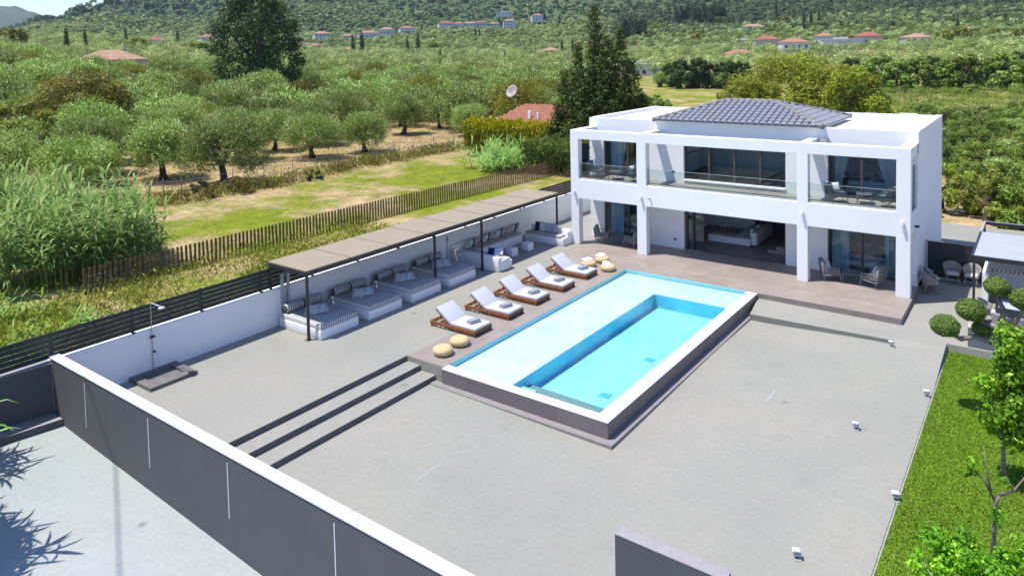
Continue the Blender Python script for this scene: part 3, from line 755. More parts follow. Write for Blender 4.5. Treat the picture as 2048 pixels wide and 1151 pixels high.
# water: a clear closed body that absorbs red
m, nt, n_, l, b = _new('pool_water'); n_.remove(b)
tr_ = n_.new('ShaderNodeBsdfTransparent'); gl_ = n_.new('ShaderNodeBsdfGlossy'); gl_.inputs['Roughness'].default_value = .02
fn_ = n_.new('ShaderNodeFresnel'); fn_.inputs[0].default_value = 1.33; mx_ = n_.new('ShaderNodeMixShader')
wv = _noise(nt, 3.2, 4); bn = n_.new('ShaderNodeBump'); bn.inputs['Strength'].default_value = .14; bn.inputs['Distance'].default_value = .04
l.new(wv.outputs['Fac'], bn.inputs['Height']); l.new(bn.outputs[0], gl_.inputs['Normal']); l.new(bn.outputs[0], fn_.inputs['Normal'])
ge_ = n_.new('ShaderNodeNewGeometry'); mf_ = n_.new('ShaderNodeMath'); mf_.operation = 'SUBTRACT'; mf_.use_clamp = True
l.new(fn_.outputs[0], mf_.inputs[0]); l.new(ge_.outputs['Backfacing'], mf_.inputs[1])
l.new(mf_.outputs[0], mx_.inputs[0]); l.new(tr_.outputs[0], mx_.inputs[1]); l.new(gl_.outputs[0], mx_.inputs[2])
l.new(mx_.outputs[0], n_['Material Output'].inputs['Surface'])
va = n_.new('ShaderNodeVolumeAbsorption'); va.inputs[0].default_value = (.02, .80, .90, 1); va.inputs[1].default_value = .50
l.new(va.outputs[0], n_['Material Output'].inputs['Volume'])
wt = MB().plate([SX0 + .012, DX0 + .012, SX1 - .003], [SY0 + .004, DY0 + .03, DY1 - .01, SY1 - .004], {(1, 1)}, ZS + .004, ZW, 'z')
wt2 = MB().box(SX0 + .003, SX1 - .003, SY0 + .004, SY1 - .003, ZS + .004, ZW)
# one closed body: shelf layer plus deep prism
wb = MB()
x0, x1, y0, y1 = SX0 + .003, SX1 - .003, SY0 + .026, SY1 - .003
xd = DX0 + .007; yd = DY1 - .007; zt, zs, zd = ZW, ZS + .003, ZD + .004
P = [(x0, y0, zt), (x1, y0, zt), (x1, y1, zt), (x0, y1, zt), (x0, y0, zs), (xd, y0, zs), (xd, yd, zs), (x1, yd, zs), (x1, y1, zs), (x0, y1, zs), (xd, y0, zd), (x1, y0, zd), (x1, yd, zd), (xd, yd, zd)]
wb.add(P, [(0, 1, 2, 3), (4, 9, 8, 7, 6, 5), (10, 13, 12, 11), (0, 4, 5, 10, 11, 1), (1, 11, 12, 7, 8, 2), (2, 8, 9, 3), (3, 9, 4, 0), (5, 6, 13, 10), (6, 7, 12, 13)])
struct('pool_water', wb, m)

# ================================================================== WALLS AND FENCES
bw_ = thing('boundary_wall', 'long low white plastered wall along the daybeds under the slatted fence', 'wall', (-22.95, 27, 0))
part('wall', MB().box(-23.12, -22.88, 8.40, 46.0, -1.5, 1.41), white, bw_)
parts('wall_pier', MB().box(-22.88, -22.80, 16.08, 16.18, 0, 1.40).box(-22.88, -22.80, 16.34, 16.44, 0, 1.40), white, bw_)
part('switch_box', MB().rbox((-22.86, 25.42, 1.12), (.05, .12, .16), .01), lampwhite, bw_)
part('conduit', MB().tube([(-22.86, 25.40, 0), (-22.86, 25.40, 1.35)], .02), lampwhite, bw_)
def bend(mb, k=.15):
    mb.v = [(x - k * max(0, 8.38 - y), y, z) for x, y, z in mb.v]; return mb
dw = thing('dark_boundary_wall', 'anthracite wall section with a low ledge left of the white capped wall', 'wall', (-22.95, 2, 0))
part('wall', bend(MB().box(-23.12, -22.74, -14, 8.38, -1.8, 1.38)), darkwall, dw)
part('cap', bend(MB().box(-23.14, -22.72, -14, 8.38, 1.38, 1.40)), greycap, dw)
part('ledge', bend(MB().box(-22.74, -22.14, -14, 8.37, -1.6, -.05)), darkwall, dw)
part('ledge_top', bend(MB().box(-22.738, -22.142, -14, 8.368, -.05, -.042)), greycap, dw)
fe = thing('slat_fence', 'anthracite horizontal slat fence on top of the white boundary wall', 'fence', (-22.98, 27, 1.41))
sl = MB()
for k in range(5):
    z = 1.455 + k * .150; sl.box(-22.992, -22.972, -14, 46, z, z + .134)
part('slats', sl, metal_dark, fe)
y = -12.2
while y < 46:
    part('post', MB().box(-23.06, -22.993, y - .035, y + .035, 1.41, 2.20), metal_dark, fe)
    part('post_foot', MB().box(-22.97, -22.90, y - .05, y + .05, 1.411, 1.44), metal_dark, fe)
    y += 2.30
fw_ = thing('front_wall', 'dark grey courtyard wall with white coping and thin vertical light strips in the foreground', 'wall', (-14.5, 8.5, -.5))
part('wall', MB().box(-22.71, -6.4, 8.39, 8.62, -2.2, 1.52), darkwall, fw_)
part('coping', MB().box(-22.90, -6.38, 8.372, 8.635, 1.52, 1.565), white, fw_, bevel=.006)
for x in (-20.69, -17.33, -13.98, -10.52, -7.1): part('light_strip', MB().box(x - .013, x + .013, 8.380, 8.389, .14, 1.36), M('strip_diffuser', (.62, .63, .64), (.66, .67, .68), rough=.4), fw_)
part('inner_face', MB().box(-22.71, -6.4, 8.621, 8.626, -1.0, 1.519), white, fw_)
cr = MB()
for i, x in enumerate((-13.9, -10.4)):
    cr.add([(x, 8.38, 1.5665), (x + .03, 8.38, 1.5665), (x + .12 + .02, 8.63, 1.5665), (x + .10, 8.63, 1.5665)], [(0, 1, 2, 3)])
parts('coping_joint', cr, greycap, fw_)
gwl = thing('gate_wall', 'short anthracite wall stub standing alone at the bottom of the courtyard', 'wall', (-5.4, 11.65, -.6))
part('wall', MB().box(-6.40, -4.30, 11.54, 11.80, -1.0, .985), darkwall, gwl)
part('cap', MB().box(-6.405, -4.295, 11.535, 11.805, .985, 1.0), greycap, gwl)

# ================================================================== PERGOLA, DAYBEDS, BENCH
pg = thing('long_pergola', 'long pergola with a flat beige roof on slim dark posts along the white wall', 'pergola', (-21.9, 23.8, 0))
PGX0, PGX1 = -22.98, -20.78
edges = np.linspace(15.72, 31.92, 9)
for a, b in zip(edges[:-1], edges[1:]):
    part('roof_panel', MB().box(PGX0, PGX1, a + .012, b - .012, 2.425, 2.465), fibre, pg)
    if b < 31.9: part('seam', MB().box(PGX0, PGX1, b - .011, b + .011, 2.42, 2.475), fibre_seam, pg)
part('edge_beam', MB().box(PGX1 - .09, PGX1, 15.72, 31.92, 2.29, 2.424), metal_brown, pg)
part('edge_beam', MB().box(PGX0, PGX0 + .08, 15.72, 31.92, 2.29, 2.424), metal_brown, pg)
for yy in (15.72, 31.84): part('end_beam', MB().box(PGX0 + .08, PGX1 - .09, yy, yy + .08, 2.29, 2.424), metal_brown, pg)
for yy in edges[1:-1]: part('rafter', MB().box(PGX0 + .08, PGX1 - .09, yy - .03, yy + .03, 2.32, 2.419), metal_brown, pg)
for yy in (15.78, 20.9 + 1.45, 25.5, 31.80):
    p_ = part('post', MB().box(PGX1 - .085, PGX1 - .005, yy - .04, yy + .04, .012, 2.29), metal_brown, pg)
    part('base_plate', MB().box(PGX1 - .15, PGX1 + .06, yy - .1, yy + .1, 0, .012), metal_brown, p_)
for yy in (15.78, 22.3, 31.80): part('post', MB().box(PGX0 + .005, PGX0 + .075, yy - .04, yy + .04, 1.42, 2.29), metal_brown, pg)
t = thing('vent_pipes', 'pair of slim grey capped pipes standing against the white wall behind the first daybed', 'pipe', (-22.75, 16.26, 0))
for yy in (16.13, 16.39):
    p_ = part('pipe', MB().box(-22.795, -22.70, yy - .045, yy + .045, .62, 1.92), lampwhite, t)
    part('cap', MB().box(-22.83, -22.66, yy - .09, yy + .09, 1.92, 1.95), alu, p_)

def daybed(y0, first):
    t = thing('daybed', 'x', 'daybed', (-21.6, y0, 0))
    part('base', MB().rbox((0, .88, .17), (2.36, 1.74, .34), .02, 2), white, t, world=False)
    part('mattress', MB().rbox((.04, .88, .435), (2.24, 1.70, .19), .035), strip_m, t, world=False)
    return t
labs = ['striped daybed nearest the camera, partly in sun beside the first pergola post', 'second striped daybed from the camera, next to the sunny one', 'third striped daybed along the wall', 'last striped daybed, beside the white U shaped bench']
d0 = daybed(15.98, True); ys = [15.96, 18.19, 20.47, 22.75]
for i, y0 in enumerate(ys):
    if i == 0: o = d0; o.location = (-21.58, y0, 0); o['label'] = labs[0]; o['group'] = 'striped daybeds'
    else: o = dup(d0, (-21.58, y0, 0), 0, labs[i])
    nth = ['first, sunlit', 'second', 'third', 'last'][i]
    for k in range(2):
        c = (-22.50, y0 + .46 + k * .85, .53)
        mb = MB().lathe([(.02, -.41), (.14, -.405), (.165, -.37), (.165, .37), (.14, .405), (.02, .41)], n=18)
        mb.v = [(x, z, y + .165) for x, y, z in mb.v]
        single('bolster', mb, strip_b, 'striped bolster roll on the %s daybed at its %s end' % (nth, ('near', 'far')[k]), 'bolster', c, 'striped bolsters', world=False)
    R = Matrix.Rotation(rad(40), 3, 'Z') @ Matrix.Rotation(rad(-52), 3, 'X')
    single('throw_pillow', MB().pillow((0, 0, .12), .50, .46, .16, R), linen, 'pale pillow lying on the %s daybed' % nth, 'pillow', (-21.65, y0 + .62, .55), 'pillows on the daybeds', world=False)
    R = Matrix.Rotation(rad(65), 3, 'Z') @ Matrix.Rotation(rad(-58), 3, 'X')
    single('throw_pillow', MB().pillow((0, 0, .13), .50, .46, .16, R), greypat, 'grey patterned pillow leaning beside the pale one on the %s daybed' % nth, 'pillow', (-21.45, y0 + .92, .55), 'pillows on the daybeds', world=False)

ub = thing('masonry_bench', 'white built in U shaped bench with beige pads under the far half of the pergola', 'bench', (-21.4, 28.5, 0))
# near arm with high back, long side, far arm
mb = MB()
mb.rbox((-21.35, 26.18, .20), (3.0, .62, .40), .02, 2).rbox((-22.46, 28.4, .20), (.76, 4.0, .40), .02, 2).rbox((-20.96, 31.08, .20), (2.4, .72, .40), .02, 2)
part('seat_base', mb, white, ub)
mb = MB().rbox((-21.40, 25.70, .32), (3.0, .34, .64), .02, 2).rbox((-21.0, 31.48, .36), (2.4, .22, .72), .02, 2).rbox((-22.80, 28.4, .40), (.14, 5.6, .80), .02, 2)
part('back_rest', mb, white, ub)
parts('end_arm', MB().rbox((-20.02, 26.0, .29), (.40, .60, .50), .02, 2).rbox((-19.88, 31.34, .33), (.26, .4, .66), .02, 2), white, ub)
for yy, L in ((26.35 + .55, 1.3), (28.2, 1.3), (29.52, 1.3)):
    part('seat_pad', MB().rbox((-22.42, yy + .2, .455), (.66, L - .02, .11), .03), pad_beige, ub)
for xx in (-21.55, -20.45): part('seat_pad', MB().rbox((xx, 31.02, .455), (1.08, .62, .11), .03), pad_beige, ub)
part('seat_pad', MB().rbox((-21.2, 26.2, .455), (2.0, .55, .11), .03), pad_beige, ub)
def scatter_pillow(x, y, z, rz, mat, lab, lean=-18, w=.46):
    R = Matrix.Rotation(rad(rz), 3, 'Z') @ Matrix.Rotation(rad(lean), 3, 'X')
    single('scatter_cushion', MB().pillow((0, 0, w / 2 - .02), w, w, .15, R), mat, lab, 'cushion', (x, y, z), 'scatter cushions of the bench', world=False)
nm = {'linen': linen, 'white patterned': whitepat, 'navy': navy, 'grey': greypat, 'striped': strip_nv, 'beige': pad_beige}
where = ['at the near corner', 'behind the third pergola post', 'in the middle', 'right of the middle group', 'near the far corner']
for gi, (yy, seq) in enumerate(((26.55, ('linen', 'white patterned', 'navy', 'beige')), (27.75, ('linen', 'white patterned', 'navy', 'beige')), (28.75, ('linen', 'white patterned', 'navy', 'beige')), (29.85, ('linen', 'beige', 'white patterned', 'navy')), (30.5, ('beige',)))):
    for k, c in enumerate(seq):
        scatter_pillow(-22.52 + .02 * (k % 2), yy + k * .18, .50, 90 + 22 - 6 * k, nm[c], '%s cushion propped on the long bench side, %s' % (c, where[gi]), 18)
for k, (x, c) in enumerate(((-21.55, 'navy'), (-21.28, 'white patterned'), (-20.98, 'grey'), (-20.62, 'striped'))):
    scatter_pillow(x, 31.18, .50, 8 - 4 * k, nm[c], '%s cushion on the far arm of the bench against its back' % c, -16, .50)
scatter_pillow(-20.75, 26.15, .50, 20, navy, 'navy cushion lying on the near arm of the bench', -55, .44)
scatter_pillow(-20.45, 26.25, .50, 35, whitepat, 'white patterned cushion lying on the near arm of the bench', -60, .46)
for i, (x, y) in enumerate(((-20.99, 27.97), (-20.93, 29.22))):
    t = thing('cube_table', ['white cube side table nearer to the near arm of the bench', 'white cube side table nearer to the far arm of the bench'][i], 'table', (x, y, 0), rad(-3), 'white cube tables')
    part('cube_body', MB().rbox((0, 0, .20), (.44, .44, .36), .012, 2), whiteplast, t, world=False)
    part('cube_top', MB().rbox((0, 0, .391), (.48, .48, .022), .006, 2), whiteplast, t, world=False)
    part('plinth', MB().box(-.19, .19, -.19, .19, 0, .02), black, t, world=False)

# ================================================================== LOUNGERS
def lounger():
    """foot towards +x, local origin at the head end, length 2.12, width .98"""
    t = thing('sun_lounger', 'x', 'sun lounger', (0, 0, 0))
    L, Wd = 2.12, .98
    fm = MB()
    fm.box(0, L, 0, .06, .10, .19).box(0, L, Wd - .06, Wd, .10, .19).box(0, .06, .06, Wd - .06, .10, .19).box(L - .06, L, .06, Wd - .06, .10, .19)
    part('frame', fm, wood, t, world=False, bevel=.006)
    sl = MB()
    for k in range(9): sl.box(.10 + k * .22, .16 + k * .22, .06, Wd - .06, .135, .160)
    for k in range(14): sl.box(.98 + k * .08, 1.02 + k * .08, .004, .024, .03, .10)
    part('slats', sl, wood, t, world=False)
    for x in (.03, L - .09):
        for y in (.0, Wd - .07): part('leg', MB().box(x, x + .07, y + .002, y + .068, 0, .10), wood, t, world=False)
    part('seat_cushion', MB().rbox((1.54, Wd / 2, .245), (1.16, Wd - .08, .11), .035), cushion, t, world=False)
    R = Matrix.Rotation(rad(32), 3, 'Y')
    a = rad(35); c = (.97 - math.cos(a) * .40, Wd / 2, .235 + math.sin(a) * .40)
    R = Matrix.Rotation(a, 3, 'Y')
    part('backrest_frame', MB().obox((.97 - math.cos(a) * .40 - .0 - math.sin(a) * .07, Wd / 2, .235 + math.sin(a) * .40 - math.cos(a) * .07), (.82, Wd - .08, .035), R), wood, t, world=False)
    part('backrest_cushion', MB().rbox(c, (.84, Wd - .08, .11), .035, R=R), cushion, t, world=False)
    st = MB().tube([(.52, .12, .16), (.42, .12, .46)], .014, 6).tube([(.52, Wd - .12, .16), (.42, Wd - .12, .46)], .014, 6).tube([(.20, .14, .17), (.44, .14, .44)], .012, 6)
    part('support_stay', st, wood, t, world=False)
    return t
l0 = lounger()
names = ['nearest the camera, beside the two bare poufs', 'second from the camera', 'in the middle of the row of five', 'fourth from the camera', 'farthest in the row, beside the towel topped poufs']
for i, y in enumerate((19.13, 21.04, 22.90, 24.76, 26.70)):
    lab = 'teak sun lounger with lilac grey cushion, ' + names[i]
    if i == 0: o = l0; o.location = (-18.16, y, .004); o['label'] = lab; o['group'] = 'teak sun loungers by the pool'
    else: o = dup(l0, (-18.16 + .03 * (i % 2), y, .004), rad((0, 1, .5, .8, .6)[i]), lab)
    tw = MB()
    tw.rbox((0, 0, .035), (.30, .46, .07), .03).rbox((0, 0, .095), (.24, .44, .05), .025)
    single('rolled_towel', tw, towelm, 'folded grey towel on the lounger ' + names[i].split(',')[0] + (' with the bare poufs beside' if False else ''), 'towel', (-16.50, y + .52, .302), 'towels on the loungers', rad(-16), world=False)
# poufs
def pouf():
    t = thing('rattan_pouf', 'x', 'pouf', (0, 0, 0))
    part('body', MB().lathe([(.02, 0), (.20, 0), (.30, .04), (.345, .12), (.33, .20), (.25, .26), (.15, .275), (.06, .262), (.01, .25)], n=28), rattan, t, world=False)
    return t
p0 = pouf()
for i, (x, y, lab) in enumerate(((-16.06, 17.50, 'round straw pouf nearest the camera at the end of the deck'), (-16.10, 18.40, 'round straw pouf just in front of the nearest lounger'),
                                 (-16.98, 28.52, 'towel topped straw pouf nearest the farthest lounger'), (-16.80, 29.46, 'towel topped straw pouf nearest the villa'), (-15.94, 28.46, 'towel topped straw pouf nearest the pool'))):
    if i == 0: o = p0; o.location = (x, y, .006); o['label'] = lab; o['group'] = 'straw poufs'
    else: o = dup(p0, (x, y, .006), i * .7, lab)
    if i > 1:
        tw = MB().rbox((0, 0, .03), (.44, .36, .055), .025).rbox((.02, .01, .075), (.36, .28, .04), .02)
        single('folded_towel', tw, towelw, 'white folded towel on the ' + lab[lab.index('pouf'):], 'towel', (x - .08, y, .27), 'white towels on the poufs', rad(20 + 25 * i), world=False)

# ================================================================== SHOWER, LIGHTS
sh = thing('shower_tray', 'raised dark slate shower tray against the white wall', 'shower tray', (-22.2, 11.3, 0))
slate = M('slate', (.095, .09, .088), (.17, .155, .145), scale=4, rough=.75)
part('rim', MB().plate([-22.87, -22.66, -21.85, -21.56], [10.55, 10.82, 11.80, 12.06], {(1, 1)}, 0, .11, 'z'), slate, sh)
part('basin', MB().box(-22.66, -21.85, 10.82, 11.80, .0, .045), slate, sh)
t = thing('outdoor_shower', 'slim chrome outdoor shower pipe on the white wall above the slate tray', 'shower', (-22.84, 11.31, .1))
part('pipe', MB().tube([(-22.84, 11.31, .08), (-22.84, 11.31, 2.22), (-22.80, 11.31, 2.26), (-22.25, 11.33, 2.25)], .014, 8), chrome, t)
part('shower_head', MB().cyl((-22.20, 11.33, 2.20), .10, .03, 18), chrome, t)
part('valve', MB().rbox((-22.80, 11.31, 1.17), (.08, .16, .06), .02), black, t)
part('tap', MB().rbox((-22.80, 11.35, .68), (.10, .06, .06), .02), black, t)
def spot():
    t = thing('courtyard_spotlight', 'x', 'spotlight', (0, 0, 0))
    part('housing', MB().rbox((0, 0, .15), (.17, .15, .11), .012), lampwhite, t, world=False)
    part('visor', MB().rbox((-.02, 0, .222), (.19, .17, .03), .008), M('visor_grey', (.46, .47, .49), (.52, .53, .55), rough=.5), t, world=False)
    part('foot', MB().rbox((.02, -.02, .015), (.15, .15, .03), .008), lampwhite, t, world=False)
    part('stem', MB().box(-.03, .03, -.02, .02, .03, .10), black, t, world=False)
    return t
s0 = spot()
for i, (x, y, lab) in enumerate(((-4.25, 27.15, 'at the right end of the step face'), (-2.82, 24.05, 'on the lawn edge, the farther of two there'), (-4.14, 21.0, 'standing alone in mid courtyard'), (-2.72, 18.1, 'on the lawn edge, the nearer of two there'), (-4.06, 14.97, 'nearest the anthracite wall stub'))):
    z = float(zlow(np.array(x), np.array(y))) + .002
    lab = 'small grey box spotlight ' + lab
    if i == 0: o = s0; o.scale = (.85,) * 3; o.location = (x, y, z); o['label'] = lab; o['group'] = 'box spotlights of the courtyard'
    else: o = dup(s0, (x, y, z), .1 * i, lab)
pale = M('floor_strip', (.36, .37, .38), (.42, .43, .44), rough=.4)
for x, y0, y1, lab in ((-12.41, 12.38, 13.31, 'thin white light line set in the courtyard floor near the steps'), (-6.63, 21.15, 22.14, 'thin white light line set in the courtyard floor right of the pool')):
    z = float(zlow(np.array(x), np.array(y0)))
    single('floor_light', MB().box(x - .015, x + .015, y0, y1, z - .05, z + .008), pale, lab, 'floor light', (x, y0, z))
t = single('garden_hose_pot', MB().lathe([(.10, 0), (.15, .02), (.17, .16), (.15, .17)], n=16), M('green_plastic', (.02, .16, .07), (.03, .2, .09), rough=.5), 'small green pot on the ground by the far end of the white wall', 'pot', (-22.3, 36.3, .002), world=False)

# ================================================================== RIGHT SIDE: GATE, CHAIRS, BARBECUE
gt = thing('side_gate', 'dark boarded gate between the villa and the barbecue', 'gate', (-3.3, 35.8, -.2))
part('boards', MB().box(-4.20, -1.6, 35.75, 35.80, -.16, 1.28), metal_dark, gt)
part('top_rail', MB().box(-4.22, -1.6, 35.73, 35.82, 1.28, 1.36), metal_dark, gt)
part('post', MB().box(-4.28, -4.20, 35.72, 35.83, -.2, 1.40), alu, gt); part('post', MB().box(-2.95, -2.89, 35.72, 35.749, -.2, 1.28), metal_brown, gt)
def dining_chair():
    """rope tub chair facing +x"""
    t = thing('rope_chair', 'x', 'chair', (0, 0, 0))
    n = 22; vs = []; fs = []; hs = 6
    for j in range(hs + 1):
        v = j / hs
        for i in range(n + 1):
            a = rad(62) + (2 * PI - 2 * rad(62)) * i / n
            back = (1 - math.cos(a - 0)) / 2
            top = .66 + .22 * max(0, back - .35) / .65
            r = .26 + .06 * v
            vs.append((r * math.cos(a) * (1.0), r * 1.08 * math.sin(a), .40 + (top - .40) * v))
    for j in range(hs):
        for i in range(n):
            a = j * (n + 1) + i; fs.append((a, a + 1, a + n + 2, a + n + 1))
    k = len(vs)
    vs2 = [(x * .90, y * .90, z) for x, y, z in vs]
    fs += [tuple(q + k for q in f[::-1]) for f in fs]
    top = [hs * (n + 1) + i for i in range(n + 1)]
    for i in range(n): fs.append((top[i], top[i + 1], top[i + 1] + k, top[i] + k))
    for j in range(hs):
        for i in (0, n):
            a = j * (n + 1) + i; fs.append((a, a + n + 1, a + n + 1 + k, a + k))
    part('shell', MB().add(vs + vs2, fs, True), rope, t, world=False)
    part('seat', MB().rbox((0, 0, .40), (.50, .50, .07), .03), rope, t, world=False)
    part('seat_pad', MB().rbox((.03, 0, .455), (.46, .44, .06), .028), cush_pale, t, world=False)
    for sx in (-1, 1):
        for sy in (-1, 1): part('leg', MB().tube([(sx * .18, sy * .18, .40), (sx * .26, sy * .25, 0)], [.020, .012], 8), chairframe, t, world=False)
    return t
c0 = dining_chair()
for i, (x, y, z, a, lab) in enumerate(((-3.86, 33.50, -.22, 25, 'grey rope chair beside the villa corner, in front of the gate'), (-3.88, 34.15, -.22, 20, 'grey rope chair half hidden behind the one at the villa corner'),
        (-3.25, 35.35, -.22, -78, 'grey rope chair with its back to the left half of the gate'), (-2.55, 35.40, -.22, -95, 'half sunlit grey rope chair beside the barbecue post'),
        (-1.25, 29.75, -.22, 60, 'pale rope chair seen from behind at the barbecue table, behind the cloud pruned tree'), (-.55, 29.65, -.22, 80, 'pale rope chair seen from behind at the barbecue table, right of the thin post'),
        (-1.75, 30.9, -.22, 0, 'pale rope chair at the left end of the barbecue table'))):
    if i == 0: o = c0; o.location = (x, y, z); o.rotation_euler = (0, 0, rad(a)); o['label'] = lab; o['group'] = 'rope chairs'
    else: o = dup(c0, (x, y, z), rad(a), lab)
bb = thing('barbecue_pergola', 'small flat pergola with a white roof panel and dark frame at the right edge', 'pergola', (-1, 33, -.2))
BZ = 2.2
part('roof_panel', MB().box(-2.17, 4.5, 30.95, 34.95, BZ - .03, BZ), M('white_roof_panel', (.33, .345, .37), (.37, .385, .405), scale=1, rough=.5), bb)
part('frame_beam', MB().box(-2.20, 4.5, 30.85, 30.95, BZ - .14, BZ + .004), metal_dark, bb)
part('frame_beam', MB().box(-2.26, -2.17, 30.95, 37.0, BZ - .13, BZ + .002), metal_dark, bb)
part('frame_beam', MB().box(-2.26, 4.5, 37.0, 37.09, BZ - .13, BZ + .002), metal_dark, bb)
part('beam_cap', MB().box(-2.26, -2.17, 34.95, 37.09, BZ + .002, BZ + .012).box(-2.17, 4.5, 37.0, 37.09, BZ + .002, BZ + .012), alu, bb)
part('post', MB().box(-2.20, -2.12, 30.86, 30.94, -.22, BZ - .14), metal_dark, bb)
part('post', MB().box(-2.25, -2.18, 37.01, 37.08, -.22, BZ - .13), metal_dark, bb)
bq = thing('barbecue_wall', 'white masonry bench and wall under the small pergola', 'wall', (-.5, 34.4, -.2))
part('wall', MB().box(-2.05, 4, 35.0, 35.25, -.22, 1.55), white, bq)
part('wing', MB().box(-2.05, -1.85, 33.2, 35.0, -.22, 1.0), white, bq)
aw = thing('scalloped_awning', 'cream striped awning with a scalloped fringe in front of the white wall', 'awning', (-.3, 34.2, 1.2))
part('canopy', MB().add([(-1.82, 34.98, 1.28), (3.8, 34.98, 1.28), (3.8, 33.9, 1.02), (-1.82, 33.9, 1.02)], [(0, 1, 2, 3)]), M('awning_cream', (.50, .45, .37), (.58, .53, .44), scale=3, rough=.9), aw)
fg = MB()
sc = [(-1.82 + k * .07, .90 + .025 * (k % 2)) for k in range(81)]
fg.add([(x, 33.895, 1.018) for x, z in sc] + [(x, 33.875, z) for x, z in sc], [(k, k + 1, 82 + k, 81 + k) for k in range(80)])
part('fringe', fg, stripes('fringe_stripe', (.55, .50, .42), (.16, .15, .14), .14, 0, .5), aw)
tb = thing('barbecue_table', 'pale rectangular dining table under the small pergola', 'table', (-.3, 31.2, -.22))
part('table_top', MB().rbox((-.1, 31.1, .52), (2.6, .95, .05), .015), M('pale_table', (.36, .38, .42), (.42, .44, .48), rough=.4), tb)
for x in (-1.2, 1.0):
    for y in (30.75, 31.45): part('leg', MB().box(x - .03, x + .03, y - .03, y + .03, -.22, .50), chairframe, tb)
cn = thing('grey_counter', 'low smooth grey counter block beside the lawn, behind the cloud pruned tree', 'counter', (-1.0, 28.5, -.2))
part('body', MB().box(-2.12, 3, 28.15, 28.85, -.30, .42), M('counter_grey', (.13, .14, .165), (.15, .16, .185), scale=2, rough=.6), cn)
part('worktop', MB().box(-2.13, 3, 28.14, 28.86, .42, .46), M('counter_top', (.34, .30, .26), (.5, .40, .28), scale=1.4, rough=.6), cn)
# ================================================================== TERRAIN
UT = np.array([-900, -300, 0, 100, 200, 321, 512, 750, 1024, 1400, 1800, 2100, 2600, 3400], float)
def u_to_az(u):
    d = RC @ np.array([(u - CXP) / FPX, 1.0, -((102 - (u - 1024) * .0226) - CYP) / FPX]); return math.atan2(d[0], d[1])
AZT = np.array([u_to_az(u) for u in UT])
DT = np.array([0, 60, 100, 150, 200, 300, 450, 650, 900, 1300, 1800, 2600], float)
def zf(e): return 10 + np.array(e) / 1455 * DT[2:]
ET = {  # apparent height (px of the photo) above the eye level of the ground at each distance
 -900: [-152, -100, -72, -40, -15, 5, 25, 40, 20, 0],
 -300: [-140, -60, -15, 8, 22, 30, 40, 45, 15, 0],
 0: [-135, -48, -8, 12, 24, 32, 38, 46, 10, 0],
 100: [-137, -51, -15, 7, 21, 31, 48, 66, 10, 0],
 200: [-140, -55, -22, 2, 18, 30, 58, 88, 30, 0],
 321: [-143, -65, -32, -5, 12, 26, 50, 108, 60, 0],
 512: [-147, -80, -45, -15, 5, 20, 45, 150, 160, 40],
 750: [-150, -98, -65, -30, -5, 16, 38, 140, 190, 60],
 1024: [-152, -101, -72, -40, -12, 14, 46, 130, 190, 80],
 1400: [-152, -102, -75, -45, -12, 30, 90, 190, 220, 90],
 1800: [-152, -102, -75, -42, -8, 40, 105, 215, 240, 90],
 2100: [-152, -102, -75, -42, -5, 45, 115, 215, 230, 90],
 2600: [-152, -102, -75, -42, -5, 40, 90, 160, 170, 60],
 3400: [-152, -102, -75, -45, -20, 5, 30, 60, 60, 10]}
ZT = np.array([np.concatenate([[-.5, -.5], zf(ET[int(u)])]) for u in UT])
ZT[:, 2] = np.maximum(ZT[:, 2], -.5)
_ph = RNG.uniform(0, 6.28, 24)
def bumps(x, y):
    r = 0
    for i, (L, A) in enumerate(((420, 1.0), (230, .6), (130, .35), (70, .18), (37, .09))):
        c, s_ = math.cos(_ph[i] * 3), math.sin(_ph[i] * 3)
        r = r + A * np.sin((x * c + y * s_) * 2 * PI / L + _ph[i + 8]) * np.cos((x * -s_ + y * c) * 2 * PI / (L * 1.3) + _ph[i + 14])
    return r
def smooth_interp(t): return t * t * (3 - 2 * t)
def zter(x, y):
    x = np.asarray(x, float); y = np.asarray(y, float)
    d = np.hypot(x, y); az = np.arctan2(x, y)
    azc = np.clip(az, AZT[0], AZT[-1])
    i = np.clip(np.searchsorted(AZT, azc) - 1, 0, len(AZT) - 2); t = smooth_interp((azc - AZT[i]) / (AZT[i + 1] - AZT[i]))
    dc = np.clip(d, 0, DT[-1]); j = np.clip(np.searchsorted(DT, dc) - 1, 0, len(DT) - 2); s_ = (dc - DT[j]) / (DT[j + 1] - DT[j])
    z = (ZT[i, j] * (1 - t) + ZT[i + 1, j] * t) * (1 - s_) + (ZT[i, j + 1] * (1 - t) + ZT[i + 1, j + 1] * t) * s_
    behind = sstep(1.3, 2.2, np.abs(az + .6)); z = z * (1 - behind) + (-.5) * behind
    amp = np.interp(d, [0, 60, 160, 450, 900, 1600], [.05, .12, .4, 1.6, 5, 7])
    z = z + bumps(x, y) * amp
    inside = sstep(-24.6, -23.4, x) * sstep(14, 11, x) * sstep(48.5, 46.5, y) * sstep(-18, -14, y)
    return z * (1 - inside) + (-2.6) * inside
azs = np.concatenate([np.linspace(-PI, u_to_az(-500), 40)[:-1], np.linspace(u_to_az(-500), u_to_az(2500), 240), np.linspace(u_to_az(2500), PI, 40)[1:]])
dsr = np.concatenate([np.linspace(.5, 60, 75), 60 * (2700 / 60) ** np.linspace(0, 1, 150)[1:]])
AZ, DD = np.meshgrid(azs, dsr)
TX, TY = DD * np.sin(AZ), DD * np.cos(AZ); TZ = zter(TX, TY)
na = len(azs); V = np.stack([TX, TY, TZ], -1).reshape(-1, 3)
jj, ii = np.meshgrid(np.arange(len(dsr) - 1), np.arange(na - 1), indexing='ij')
